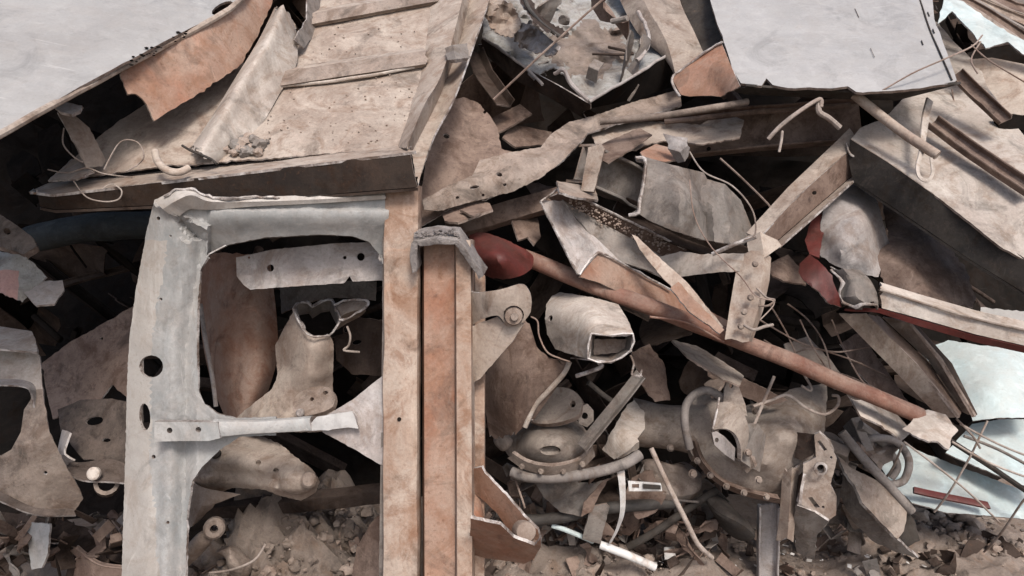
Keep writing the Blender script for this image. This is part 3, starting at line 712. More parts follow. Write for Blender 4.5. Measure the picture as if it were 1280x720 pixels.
build(patch([[(752, -60, 2.7), (775, 0, 2.5), (800, 45, 2.38), (832, 72, 2.3)], [(790, -60, 2.62), (805, 0, 2.42), (832, 50, 2.28), (846, 100, 2.2)], [(838, -60, 2.66), (850, 0, 2.46), (868, 40, 2.34), (884, 76, 2.25)]], t=.004, su=1, amp=.008), 'sheet_face', (TAN, EDGE_T), t)
build(sheet([(838, -60), (900, -60), (893, 10), (904, 46), (888, 66), (874, 72), (866, 40), (850, 0)], [(838, -60, 2.75), (900, -60, 2.6), (880, 60, 2.32)], amp=.003), 'dark_strip', (DGREY, EDGE_T), t)

t = T('white_plate', 'big dusty white steel plate with a torn lower edge and a rusty folded corner', 'steel plate', (1050, 112, 2.0))
DW = Depth([(925, 105, 2.0), (1190, 104, 1.92), (1000, -20, 2.38)])
build(sheet([(840, -340), (880, -80), (888, 0), (897, 30), (905, 52), (915, 85), (926, 104), (952, 107), (958, 98), (966, 106), (985, 110), (1030, 110), (1060, 108), (1070, 115), (1105, 114), (1150, 110), (1193, 103), (1196, 100), (1184, 66), (1168, 24), (1160, -80), (1150, -340)], DW, t=.007, amp=.004, asc=3, res=14, jag=1.6, crump=0), 'plate_face', (WHITE, EDGE_T), t)  # top carried on out of view, added to darken the gaps behind
build(patch([[(902, 54, 2.11), (912, 78, 2.06), (925, 108, 1.99)], [(880, 66, 2.14), (884, 84, 2.1), (900, 120, 2.06)], [(840, 96, 2.16), (843, 104, 2.15), (852, 120, 2.13)]], t=.004, amp=.004, jag=.004), 'folded_corner', (ORANGE, EDGE), t)
build(tube([(904, 52, 2.1), (880, 66, 2.13), (858, 83, 2.15), (840, 98, 2.155), (850, 121, 2.12)], .0035, amp=.003, asc=40), 'torn_rim', (EDGE,), t)
build(patch([[(925, 107, 1.995), (990, 112, 1.985), (1070, 116, 1.965), (1150, 112, 1.94), (1194, 105, 1.92)], [(930, 118, 2.06), (990, 121, 2.05), (1060, 124, 2.04), (1120, 126, 2.02), (1190, 108, 1.98)]], t=.006, amp=.008, asc=20, jag=.01), 'torn_lower_edge', (DGREY, DGREY), t)
def wl(x, y): return (x, y, DW(x, y) - .004)
build(tube([wl(1144, -20), wl(1160, 30), wl(1175, 66), wl(1190, 100)], .0022, n=6), 'seam', (DGREY,), t)
for k in range(7):
    a = k / 7; x, y = 1062 + 46 * a, -6 + 116 * a
    if k not in (1, 4): continue
    build(tube([wl(x, y), wl(x + 5, y + 11)], .0009, n=5, smooth=2), 'seam', (MGREY,), t)
for k in range(4):
    x, y = rnd.uniform(1150, 1180), rnd.uniform(0, 100); build(tube([wl(x, y), wl(x + 2, y + 5)], .0016, n=5, smooth=2), 'scratch', (DGREY,), t)
solo(tube([(1098, 116, 1.93), (1140, 92, 1.91), (1180, 74, 1.92), (1215, 58, 1.95), (1228, 44, 2.0)], .0022, n=6), 'loose_wire', (WIRE,), 'thin bowed wire crossing the corner of the big white plate', 'wire')
solo(tube([(1214, 56, 1.95), (1240, 78, 1.95), (1290, 108, 1.95)], .0018, n=6), 'loose_wire', (WIRE,), 'thin wire running down across the pink panel near the white plate', 'wire')
solo(tube([(1222, 92, 1.95), (1214, 74, 1.96), (1226, 52, 2.0)], .002, n=6), 'loose_wire', (WIRE,), 'short curled wire at the corner of the pink panel', 'wire')

# ---- upper right corner
solo(patch([[(1200, 75, 2.35), (1240, 72, 2.3), (1300, 84, 2.25)], [(1225, 104, 2.28), (1255, 104, 2.25), (1300, 112, 2.2)], [(1240, 142, 2.22), (1262, 146, 2.2), (1300, 156, 2.15)]], t=.004, amp=.004), 'pink_panel', (TAN2, EDGE), 'dusty pink panel with a level crease at the outer edge of the heap', 'metal panel')
solo(sheet([(1172, 30), (1190, 14), (1215, 40), (1232, 60), (1260, 52), (1278, 68), (1300, 72), (1300, 62), (1250, 34), (1200, 0), (1180, 0)], [(1172, 30, 2.12), (1232, 60, 2.08), (1300, 70, 2.06), (1200, 0, 2.2)], amp=.01, crump=.03, csc=12, jag=2), 'torn_skin', (BLUEW, EDGE), 'torn pale sheet skin beside the long strips beyond the white plate', 'metal sheet')
for i in range(9):
    o = 13 * i; x0 = 1166 + 9 * i; w_ = rnd.uniform(.03, .06)
    g = sweep([(x0 - 8, -14 - 3 * i, 2.3 + .03 * i), (x0 + 60, 20 - 2 * i, 2.24 + .03 * i), (1330, 104 - o * 1.1 - 14, 2.2 + .04 * i)], pf_l(w_, .012, .003) if i % 2 else pf_box(w_, .008, .001), (.1, .7, .7), amp=.012, asc=5, smooth=3, twist=rnd.uniform(-.5, .5))
    m, nm = [(TAN, 'dusty tan'), (BROWN, 'brown'), (MGREY, 'grey'), (TAN2, 'pinkish')][i % 4]
    solo(g, 'metal_strip', (m, EDGE_T), 'long dusty metal strip in the bundle beyond the white plate', 'metal strip', 'metal strips bundled beyond the white plate')
solo(sheet([(1244, 146), (1262, 142), (1300, 146), (1300, 164), (1268, 162), (1252, 166)], 2.08, t=.02, amp=.01, jag=2), 'black_scrap', (GRIME_SHADE, GRIME_SHADE), 'ragged black lump beside the end of the short brown bar', 'scrap lump')
solo(sweep([(1196, 92, 2.06), (1225, 120, 2.04), (1257, 150, 2.0)], pf_c(.035, .02, .004), (.3, -.6, .6), amp=.002), 'short_bar', (BROWN, EDGE_T), 'short brown channel bar leaning on the tan panel above the narrow channel', 'metal bar')
# ---- diagonal beam with tan panel
t = T('diagonal_beam', 'wide dark-sided beam with a pale tan top panel, slanting to the heap edge', 'steel beam', (1200, 300, 1.95))
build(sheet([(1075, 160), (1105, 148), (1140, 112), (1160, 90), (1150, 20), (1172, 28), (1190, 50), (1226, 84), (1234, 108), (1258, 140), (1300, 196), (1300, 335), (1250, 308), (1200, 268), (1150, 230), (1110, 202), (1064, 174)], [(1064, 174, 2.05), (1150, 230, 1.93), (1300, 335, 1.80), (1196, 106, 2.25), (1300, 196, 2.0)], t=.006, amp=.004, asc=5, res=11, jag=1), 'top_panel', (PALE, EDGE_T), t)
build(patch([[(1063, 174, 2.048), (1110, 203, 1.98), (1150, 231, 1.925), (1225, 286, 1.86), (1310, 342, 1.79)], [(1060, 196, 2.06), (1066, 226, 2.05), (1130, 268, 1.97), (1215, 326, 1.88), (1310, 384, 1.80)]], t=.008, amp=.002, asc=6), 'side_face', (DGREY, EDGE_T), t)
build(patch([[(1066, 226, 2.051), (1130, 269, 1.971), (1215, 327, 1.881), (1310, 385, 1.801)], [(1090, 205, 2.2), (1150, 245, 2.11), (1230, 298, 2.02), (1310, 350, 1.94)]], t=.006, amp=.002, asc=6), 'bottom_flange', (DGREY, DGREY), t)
build(tube([(1190, 112, 2.215), (1200, 180, 2.10), (1204, 262, 1.95)], .002, n=6), 'seam', (BROWN,), t)
t2 = solo(sweep([(1166, 152, 2.02), (1220, 192, 1.95), (1290, 238, 1.87)], pf_c(.038, .024, .005), (-.3, .5, .9), amp=.0015), 'narrow_channel', (BROWN, EDGE_T), 'narrow brown steel channel lying along the tan panel', 'steel channel')
solo(tube([(1068, 118, 2.0), (1095, 140, 1.98), (1135, 170, 1.94), (1172, 194, 1.90)], .0125, n=14, smooth=3, amp=.0015), 'round_bar', (TAN,), 'thick round bar sticking out from under the white plate, its end by the hook strap', 'round bar')
solo(sweep([(1162, 124, 2.02), (1156, 150, 1.98), (1152, 186, 1.93), (1147, 208, 1.90), (1150, 222, 1.885), (1160, 226, 1.88), (1166, 216, 1.885), (1164, 198, 1.89)], pf_box(.018, .006, .002), (.2, 0, 1), smooth=4, scale=[1.2, 1.2, 1, .7, .5, .45]), 'hook_strap', (PALE, EDGE), 'pale flat hanging strap with a hooked end over the tan panel', 'hook')

# ================================================================== CENTRE: beams and channels
solo(sheet([(524, 285), (526, 240), (535, 190), (548, 150), (562, 126), (580, 121), (597, 128), (612, 144), (622, 160), (627, 186), (660, 195), (640, 235), (600, 252), (560, 262)], [(524, 285, 1.95), (560, 126, 2.15), (627, 186, 2.12), (620, 250, 2.0)], t=.005, amp=.008, res=7, jag=1.5, crump=.012,
            holes=[(558, 170, 4, 3, 20), (593, 227, 7, 2.6, -8), (572, 240, 3, 2, 0), (606, 140, 2, 2, 0)]), 'perforated_bracket', (BROWN, EDGE), 'rounded brown bracket plate with small holes, just below the tray side rail', 'bracket')
solo(sheet([(600, 200), (640, 190), (676, 184), (688, 168), (712, 152), (738, 146), (790, 128), (850, 112), (852, 132), (800, 146), (760, 158), (735, 166), (722, 182), (700, 204), (676, 222), (640, 240), (590, 252), (548, 264), (530, 262), (528, 250), (560, 232), (590, 220)],
           [(530, 255, 1.93), (600, 210, 2.0), (600, 250, 1.96), (690, 170, 2.12), (700, 204, 2.04), (850, 112, 2.3), (850, 132, 2.26), (650, 212, 2.0)], t=.006, amp=.006, asc=10, jag=1, crump=.012, csc=9, res=6, relief=lambda x, y: -.022 * min(1, max(0, (y - 236 + .37 * (x - 545)) / 5)) + .03 * max(0, (y - 250 + .30 * (x - 545)) / 20), holes=[(593, 234, 6, 2.4, -8), (631, 231, 2.4, 2, 0), (604, 244, 2, 2, 0), (572, 247, 2.4, 2, 0), (624, 218, 4, 2.5, 20)]), 'crumpled_bumper', (CAST, EDGE), 'long crumpled dusty strip with a row of holes, running up towards the white plate', 'metal strip')
solo(sweep([(560, 288, 2.1), (690, 250, 2.12), (715, 243, 2.14)], pf_box(.06, .03, .003), (0, .4, 1), amp=.003), 'flat_bar', (BROWN, EDGE_T), 'rusty flat bar running behind the red scoop', 'flat bar')
for (o, d, lab) in (([(552, 266), (600, 250), (612, 254), (616, 262), (572, 278), (556, 276)], 1.97, 'small dusty flat offcut above the grey cut collar'),
                    ([(575, 262), (600, 256), (608, 262), (592, 270)], 1.93, 'tiny tan offcut stacked on the flat offcut above the grey collar'),
                    ([(640, 276), (672, 272), (676, 296), (668, 306), (660, 296), (648, 300)], 2.08, 'notched brown plate scrap behind the red scoop'),
                    ([(610, 150), (650, 130), (665, 142), (620, 168)], 2.28, 'brown offcut lying in the dark below the crumpled aluminium panel'),
                    ([(640, 155), (690, 165), (684, 180), (645, 184), (628, 172)], 2.3, 'dark brown sheet corner under the crumpled aluminium panel')):
    solo(sheet(o, [(o[0][0], o[0][1], d), (o[2][0], o[2][1], d), (o[-1][0], o[-1][1], d - .06)], t=.006, jag=1, amp=.005), 'plate_offcut', (BROWN, EDGE_T), lab, 'steel offcut')
solo(sweep([(592, 60, 2.3), (604, 90, 2.25), (632, 128, 2.2)], pf_l(.06, .03, .005), (.6, .5, .6)), 'angle_scrap', (DBROWN, EDGE_T), 'dark angle iron piece in the gap beside the tray side rail', 'angle iron')
solo(tube([(750, 152, 2.07), (800, 148, 2.06), (860, 140, 2.05), (935, 127, 2.06)], .0095, n=12, smooth=3, amp=.001), 'thin_pipe', (CAST,), 'thin dusty grey pipe lying level below the folded rusty corner', 'pipe')
t = T('brown_beam', 'heavy brown steel beam lying level under the torn edge of the white plate', 'steel beam', (950, 195, 2.3))
build(sweep([(800, 176, 2.32), (950, 160, 2.28), (1080, 150, 2.26)], pf_c(.13, .05, .007), (0, .1, 1), amp=.005, asc=5), 'web', (BROWN, EDGE_T), t)
build(tube([(830, 152, 2.22), (930, 142, 2.2), (1062, 132, 2.2)], .008, amp=.004), 'upper_bead', (BROWN,), t)
build(disc((886, 186, 2.25), .006, .004), 'rivet', (GRIME_SHADE,), t)
solo(sheet([(740, 165), (800, 150), (875, 156), (905, 140), (930, 150), (925, 172), (880, 180), (830, 176), (800, 184), (770, 196), (745, 190)], [(740, 165, 2.2), (930, 150, 2.2), (800, 184, 2.12), (860, 160, 2.22)], amp=.01, crump=.02, jag=2), 'dusty_plate', (TAN, EDGE_T), 'wrinkled dusty plate right under the thin level pipe', 'steel plate')
solo(sheet([(735, 190), (760, 176), (800, 160), (815, 168), (790, 186), (760, 204)], [(735, 190, 2.1), (815, 168, 2.1), (760, 204, 2.02)], amp=.005), 'thin_shard', (BROWN, EDGE_T), 'narrow brown blade of steel above the stub of I-beam', 'metal shard')
t = solo(patch([[(826, 166, 2.02), (842, 170, 2.0), (858, 172, 1.99)], [(836, 186, 2.0), (850, 190, 1.98), (862, 180, 1.98)], [(846, 204, 2.02), (856, 202, 2.0), (860, 196, 2.0)]], t=.005, amp=.004, jag=.006), 'bent_clip', (LGREY, EDGE), 'small bent pale clip between the level pipe and the grey channel section', 'clip')
solo(sheet([(800, 190), (820, 180), (845, 186), (848, 200), (830, 202), (806, 198)], [(800, 190, 2.05), (848, 200, 2.02), (820, 180, 2.1)], amp=.006), 'rust_flake', (ORANGE, EDGE_T), 'orange rusty plate scrap tucked behind the bent pale clip', 'steel offcut')
solo(sweep([(724, 204, 2.08), (780, 228, 2.16), (850, 262, 2.26)], pf_i(.085, .11, .008), (-.75, .55, .5), amp=.002, asc=6, emat=1), 'i_beam_stub', (MGREY, TAN), 'thick grey stub of I-beam with a tan cut end, beside the grey channel section', 'I-beam')
solo(sheet([(735, 184), (752, 180), (756, 186), (742, 240), (726, 238)], [(735, 184, 2.02), (756, 186, 2.0), (742, 240, 1.98)], t=.008), 'flange_plate', (TAN2, EDGE_T), 'upright tan plate standing on the cut end of the I-beam stub', 'steel offcut')
solo(sheet([(696, 226), (718, 230), (744, 236), (748, 250), (720, 246), (700, 240)], [(696, 226, 1.98), (748, 250, 1.98), (718, 228, 2.05)], t=.006), 'bent_tab', (TAN2, EDGE), 'small bent tab at the foot of the I-beam stub', 'metal tab')
cs = [(794, 195), (807, 196), (840, 206), (880, 216), (884, 224), (906, 230), (926, 250), (942, 290), (930, 306), (905, 304), (880, 300), (840, 288), (812, 276), (800, 268), (786, 268), (796, 262), (803, 240), (808, 212), (806, 202), (796, 200)]
solo(sheet(cs, [(807, 196, 2.0), (800, 268, 1.96), (880, 216, 2.02), (860, 250, 1.93), (930, 306, 2.02), (942, 280, 2.08), (880, 300, 1.97), (820, 240, 1.95)], t=.008, amp=.002, res=7, jag=.6, relief=lambda x, y: .03 * math.exp(-((x - 880 - (y - 250) * .1) / 5) ** 2) - .02 * math.exp(-((x - 850 - (y - 250) * .1) / 12) ** 2) - .02 * math.exp(-((x - 908 - (y - 250) * .1) / 6) ** 2)), 'channel_section', (MGREY, EDGE), 'grey bent channel section with a bright cut edge, beside the I-beam stub', 'channel section')
solo(tube([(795, 198, 1.99), (806, 199, 1.985), (805, 225, 1.965), (800, 250, 1.955), (798, 266, 1.95), (786, 269, 1.955)], .005, n=7, smooth=3, amp=.002, asc=40), 'cut_edge_bead', (EDGE,), 'bright jagged bead along the cut of the grey channel section', 'weld bead')
solo(sweep([(770, 258, 2.16), (850, 292, 2.16), (950, 330, 2.2)], pf_l(.07, .05, .006), (-.3, .8, .4)), 'shadow_beam', (DBROWN, EDGE_T), 'dark rusty angle beam under the grey channel section', 'angle beam')

# torn trough
t = T('torn_trough', 'torn open steel trough with pale jagged rims, lying above the long red pipe', 'steel trough', (760, 330, 2.0))
build(patch([[(704, 236, 2.00), (745, 256, 2.04), (790, 278, 2.09), (858, 312, 2.18)], [(686, 248, 2.04), (740, 288, 2.10), (790, 318, 2.14), (846, 345, 2.22)]], t=.005, amp=.006, asc=12, jag=.005), 'inner_wall', (BROWN, EDGE), t)
build(patch([[(676, 252, 1.97), (690, 278, 1.965), (706, 312, 1.95), (722, 341, 1.94)], [(704, 250, 2.02), (722, 276, 2.03), (748, 300, 2.03), (775, 326, 2.02)]], t=.005, amp=.005, asc=14, su=1), 'torn_wall', (LGREY, EDGE), t)
build(patch([[(704, 250, 2.022), (744, 274, 2.06), (800, 304, 2.1), (845, 330, 2.16)], [(748, 306, 2.03), (775, 326, 2.03), (815, 340, 2.06), (855, 360, 2.1)]], t=.005, amp=.006, su=1), 'trough_floor', (MGREY, EDGE), t)
build(sheet([(724, 346), (748, 316), (770, 326), (838, 362), (880, 385), (912, 402), (900, 418), (850, 398), (790, 372), (745, 352)], [(748, 316, 1.965), (724, 346, 1.93), (912, 402, 2.04), (838, 362, 2.02)], t=.006, amp=.003, jag=.8), 'front_flange', (ORANGE, EDGE), t)
for pts in ([(676, 252, 1.962), (690, 279, 1.957), (707, 313, 1.942), (722, 342, 1.932)], [(676, 252, 1.962), (690, 242, 1.98), (704, 236, 1.993), (745, 256, 2.033), (800, 283, 2.095), (858, 312, 2.172)], [(724, 344, 1.925), (748, 316, 1.958), (790, 336, 1.985), (838, 362, 2.012)]):
    build(tube(pts, .0035, n=6, smooth=3, amp=.003, asc=50), 'bright_rim', (EDGE,), t)
g = G(); r = random.Random(8)
for k in range(260):
    u = r.random(); x = 712 + 125 * u; y = 246 + 60 * u + r.gauss(5, 5); g.join(clod(P(x, y, 2.0 + .16 * u - .006), r.uniform(.001, .0045), k, sub=1))
solo(g, 'dirt_crumbs', (SAND,), 'brown dirt crumbs lying along the rim of the torn steel trough', 'dirt', None, 'stuff')

# long pipe
t = T('long_pipe', 'long rusty red pipe slanting across the heap with a pale ragged flat tip', 'pipe', (1160, 545, 2.08))
build(sweep([(655, 322, 2.05), (740, 356, 1.99), (850, 398, 1.97), (960, 440, 1.99), (1060, 482, 2.02), (1150, 520, 2.05)], pf_o(.0245, 14, .020), (0, .6, .6), smooth=3, amp=.003, asc=7), 'pipe_body', (RUSTP, EDGE), t, sharp=60)
build(sheet([(1128, 536), (1146, 520), (1160, 512), (1182, 518), (1198, 538), (1190, 546), (1186, 562), (1172, 552), (1150, 548)], [(1130, 530, 2.01), (1195, 540, 1.98), (1160, 512, 2.05), (1160, 540, 1.97)], t=.005, amp=.008, jag=2.5, crump=.01), 'flat_tip', (PALE, EDGE), t)
build(tube([(905, 428, 1.94), (860, 404, 1.94), (812, 396, 1.93)], .003), 'seam_bead', (RUSTP,), t)
solo(sheet([(586, 300), (592, 292), (606, 291), (636, 301), (660, 314), (667, 322), (664, 336), (650, 345), (632, 349), (610, 346), (598, 334)], [(590, 295, 1.98), (636, 301, 2.0), (665, 322, 1.99), (610, 346, 1.98), (625, 322, 1.90)], t=.005, smooth=3, amp=.004, res=6), 'red_scoop', (RED, RED), 'dark red painted scoop-shaped scrap at the upper end of the long pipe', 'red scrap')
# box tube stub
t = T('box_tube', 'short pale box tube with a crushed rectangular open mouth, below the long red pipe', 'box tube', (735, 440, 1.95))
build(sheet([(683, 380), (690, 370), (700, 365), (738, 371), (773, 380), (784, 398), (792, 417), (766, 419), (738, 417), (735, 449), (714, 443), (694, 436), (684, 418), (681, 398)],
    [(683, 380, 2.04), (700, 365, 2.08), (773, 380, 1.97), (792, 417, 1.83), (738, 417, 1.838), (735, 449, 1.858), (694, 436, 2.0), (760, 398, 1.87), (736, 392, 1.885), (710, 400, 1.93), (700, 380, 1.985), (716, 425, 1.915), (684, 400, 2.0)], t=.006, amp=.003, crump=.004, jag=.7, res=5, holes=[(688, 398, 2.6, 4, 20)]), 'tube_body', (PALE, EDGE), t, sharp=40)
build(patch([[(739, 418, 1.838), (764, 420, 1.83), (791, 418, 1.826), (788, 438, 1.83), (764, 452, 1.84), (735, 448, 1.845), (739, 418, 1.838)], [(744, 420, 1.93), (762, 421, 1.93), (782, 420, 1.93), (780, 434, 1.93), (762, 445, 1.93), (742, 443, 1.93), (744, 420, 1.93)]], t=.003, amp=.001, jag=0), 'mouth', (MGREY, EDGE), t)
build(patch([[(735, 449, 1.846), (764, 453, 1.841), (789, 438, 1.831)], [(715, 447, 2.0), (740, 447, 1.99), (770, 438, 1.98)]], t=.003), 'bottom_face', (TAN, EDGE), t)
build(tube([(739, 417, 1.832), (764, 419, 1.825), (791, 417, 1.82), (788, 438, 1.824), (764, 452, 1.834), (735, 448, 1.84), (739, 417, 1.832)], .0025, n=6, smooth=2), 'mouth_rim', (EDGE,), t)
build(sheet([(742, 424), (784, 424), (780, 440), (742, 444)], 1.905, t=.003, crump=.02, csc=20), 'packed_dirt', (SAND,), t)
# blades and strips on the pipe
solo(sheet([(790, 293), (797, 296), (820, 318), (858, 352), (886, 386), (904, 408), (898, 416), (884, 398), (852, 372), (822, 340), (800, 312)], [(790, 293, 1.93), (904, 408, 1.88), (858, 352, 1.90), (852, 372, 1.89)], t=.004, amp=.002, jag=.8), 'long_shard', (TAN2, EDGE), 'long pointed pale blade lying across the rusty flange of the trough', 'metal shard')
solo(sheet([(838, 360), (848, 352), (866, 372), (905, 412), (900, 417), (860, 388)], [(838, 360, 1.86), (905, 412, 1.84), (848, 352, 1.88)], t=.004), 'short_shard', (ORANGE, EDGE), 'short rusty blade with its tip resting on the long red pipe', 'metal shard')
solo(sheet([(822, 322), (850, 314), (880, 318), (952, 316), (954, 332), (940, 338), (905, 340), (880, 342), (850, 346), (838, 338)], [(822, 322, 2.05), (952, 316, 1.92), (850, 346, 2.0), (900, 328, 1.93)], t=.005, amp=.005, jag=1.4, crump=.01), 'pale_strip', (PALE, EDGE), 'pale folded strip lying level and joining the bolted hanging plate', 'metal strip')
t = T('bolted_plate', 'pale hanging plate with small bolts, between the level strip and the long red pipe', 'steel plate', (930, 425, 1.9))
build(patch([[(924, 318, 1.93), (918, 350, 1.92), (912, 385, 1.91), (906, 424, 1.90)], [(954, 312, 1.89), (952, 345, 1.88), (948, 385, 1.87), (936, 426, 1.87)], [(964, 322, 1.93), (962, 350, 1.93), (954, 388, 1.92), (940, 428, 1.91)]], t=.005, amp=.003), 'plate_body', (TAN2, EDGE), t)
for x, y in ((930, 390), (926, 408), (938, 372), (944, 330)): build(hexbolt((x, y, 1.865), .006, (-.2, 0, 1)), 'bolt', (CAST,), t)
solo(patch([[(932, 296, 1.95), (950, 290, 1.92), (972, 300, 1.93)], [(936, 316, 1.93), (956, 322, 1.89), (976, 308, 1.93)]], t=.006, amp=.005), 'bent_corner', (TAN2, EDGE), 'bent dusty corner piece on top of the bolted hanging plate', 'bracket')
# leaning U beam
t = T('leaning_channel', 'dusty channel beam leaning up from the bolted plate to the underside of the white plate', 'channel beam', (960, 290, 1.95))
A, B = (946, 300), (1072, 168)
build(patch([[(934, 290, 1.98), (985, 234, 2.02), (1046, 176, 2.1), (1062, 160, 2.12)], [(948, 298, 1.94), (1000, 242, 1.98), (1052, 196, 2.05), (1072, 178, 2.08)]], t=.005, amp=.002), 'upper_flange', (TAN, EDGE), t)
build(patch([[(948, 299, 1.941), (1000, 243, 1.981), (1052, 197, 2.051), (1072, 180, 2.081)], [(968, 304, 1.98), (1016, 262, 2.02), (1060, 224, 2.08), (1078, 212, 2.1)]], t=.005, amp=.002), 'web', (BROWN, EDGE), t)
build(patch([[(968, 305, 1.981), (1016, 263, 2.021), (1060, 225, 2.081), (1077, 213, 2.1)], [(974, 308, 1.94), (1020, 268, 1.98), (1062, 230, 2.04), (1078, 216, 2.07)]], t=.005, amp=.002), 'lower_flange', (TAN, EDGE), t)
build(disc((1018, 241, 1.985), .005, .004), 'rivet_hole', (GRIME_SHADE,), t)  # black disc painted in for the shade inside a hole
build(tube([(1058, 178, 2.07), (1062, 192, 2.05), (1072, 198, 2.05), (1076, 212, 2.05), (1072, 216, 2.05)], .003, amp=.004, asc=50), 'burr', (EDGE,), t)
# rods, hoops and wires in the middle
for pts, r_, nm, lab in (
    ([(960, 174, 1.96), (975, 158, 1.95), (995, 142, 1.94), (1024, 124, 1.95), (1026, 134, 1.95)], .0055, 'bent_rod', 'bent pale rod poking out below the white plate'),
    ([(974, 190, 1.95), (977, 175, 1.95), (978, 164, 1.96)], .0035, 'bent_rod', 'stub of rod hanging from the bent pale rod'),
    ([(1024, 128, 1.96), (1024, 140, 1.95), (1036, 148, 1.95), (1050, 160, 1.95)], .0075, 'bent_rod', 'thick crooked rod between the bent pale rod and the leaning channel'),
    ([(890, 318, 1.90), (920, 305, 1.88), (945, 296, 1.88)], .0055, 'bright_rod', 'short bright rod pointing into the bolted plate'),
    ([(862, 190, 2.0), (880, 215, 1.92), (915, 232, 1.9), (940, 262, 1.88), (944, 292, 1.87), (930, 300, 1.87)], .002, 'loop_wire', 'pale wire arching round the grey channel section'),
    ([(900, 198, 2.1), (930, 225, 2.08), (960, 255, 2.06), (975, 275, 2.05)], .003, 'loop_wire', 'dark thin rod behind the leaning channel'),
    ([(862, 225, 1.9), (868, 270, 1.88), (890, 310, 1.87), (925, 345, 1.86), (945, 370, 1.85), (968, 378, 1.86), (950, 400, 1.85)], .0016, 'loop_wire', 'fine wire hanging down across the bolted plate'),
    ([(946, 360, 1.87), (958, 372, 1.86), (968, 375, 1.86), (960, 382, 1.86), (948, 382, 1.87)], .0028, 'loop_wire', 'small pale wire hook on the side of the bolted plate'),
    ([(930, 406, 1.86), (942, 412, 1.85), (956, 408, 1.86), (966, 406, 1.87)], .004, 'loop_wire', 'pale twisted burr at the foot of the bolted plate'),
    ([(720, 470, 1.97), (738, 464, 1.95), (752, 458, 1.94), (749, 454, 1.95)], .0055, 'bright_rod', 'short bright bent rod under the mouth of the box tube'),
    ([(802, 462, 1.95), (800, 470, 1.95), (798, 470, 1.94), (790, 468, 1.95), (792, 455, 1.95), (788, 444, 1.95)], .003, 'bright_rod', 'small bright squared clip beside the mouth of the box tube'),
    ([(664, 396, 1.93), (672, 402, 1.92), (674, 420, 1.92), (684, 440, 1.92), (700, 448, 1.92), (712, 452, 1.93)], .0022, 'loop_wire', 'wavy wire edge below the clevis bracket'),
    ([(640, 590, 2.2), (646, 605, 2.18), (654, 628, 2.17), (656, 635, 2.17)], .003, 'loop_wire', 'short wire hanging below the curved grey hose')):
    solo(tube(pts, r_, n=8 if r_ > .003 else 6, smooth=6), nm, (EDGE if 'bright' in nm else WIREL if 'pale' in lab else WIRE,), lab, 'rod' if 'rod' in nm else 'wire')
# ================================================================== RIGHT MIDDLE
solo(sheet([(1030, 258), (1048, 236), (1062, 226), (1082, 240), (1096, 250), (1106, 285), (1112, 305), (1104, 330), (1098, 346), (1070, 342), (1040, 330), (1024, 318), (1024, 290)], [(1062, 226, 2.16), (1024, 318, 2.06), (1098, 346, 2.02), (1112, 300, 2.1), (1070, 285, 2.0)], t=.004, amp=.01, crump=.03, csc=9, jag=1.5, res=7), 'crumpled_sheet', (LGREY, EDGE),
     'crumpled pale sheet piece below the dark side of the diagonal beam', 'sheet metal')
solo(sheet([(1102, 246), (1122, 256), (1150, 276), (1180, 304), (1206, 332), (1220, 372), (1216, 384), (1190, 380), (1150, 368), (1106, 356), (1096, 330), (1100, 312), (1112, 304), (1106, 270)], [(1102, 246, 2.2), (1220, 372, 2.0), (1106, 356, 2.0), (1150, 320, 2.03), (1180, 304, 2.1)], t=.004, amp=.01, crump=.03, csc=7, jag=2.2, res=7), 'buckled_sheet', (BROWN, EDGE),
     'buckled brown sheet with a ragged edge behind the pale channel rail', 'sheet metal')
t = T('torn_rail', 'pale steel rail with a red underside and a twisted torn open end', 'steel rail', (1200, 430, 1.9))
build(patch([[(1098, 352, 1.97), (1150, 368, 1.93), (1220, 388, 1.88), (1320, 410, 1.82)], [(1100, 362, 1.93), (1150, 378, 1.89), (1220, 398, 1.84), (1320, 420, 1.78)], [(1098, 384, 1.93), (1150, 398, 1.89), (1220, 418, 1.84), (1320, 441, 1.78)]], t=.006, amp=.003, jag=.006), 'rail_face', (PALE, EDGE), t)
build(tube([(1100, 362, 1.925), (1150, 378, 1.885), (1220, 399, 1.835), (1320, 421, 1.775)], .003), 'rail_bead', (TAN,), t)
build(patch([[(1066, 384, 1.98), (1098, 386, 1.931), (1150, 400, 1.891), (1220, 420, 1.841), (1320, 443, 1.781)], [(1056, 386, 1.98), (1098, 391, 1.935), (1150, 408, 1.895), (1220, 428, 1.85), (1320, 450, 1.79)]], t=.006, amp=.003), 'red_underside', (RED, RED), t)
build(patch([[(1040, 336, 2.0), (1052, 352, 1.97), (1050, 372, 1.95), (1062, 384, 1.93)], [(1056, 334, 1.97), (1068, 350, 1.93), (1070, 370, 1.90), (1084, 380, 1.90)], [(1078, 340, 1.98), (1088, 350, 1.95), (1096, 366, 1.94), (1098, 380, 1.93)]], t=.005, su=1, sv=5, amp=.016, asc=18, jag=.01), 'twisted_end', (MGREY, EDGE), t)
build(sheet([(1062, 340), (1080, 342), (1098, 352), (1098, 376), (1084, 378), (1074, 362)], 2.0, t=.02, amp=.01), 'open_mouth', (GRIME_SHADE, GRIME_SHADE), t)  # black sheet, stands in for shade inside the torn end
build(tube([(1040, 336, 1.99), (1052, 354, 1.955), (1050, 372, 1.94), (1064, 383, 1.92), (1084, 380, 1.895), (1098, 384, 1.915)], .004, amp=.008, asc=40), 'torn_rim', (EDGE,), t)
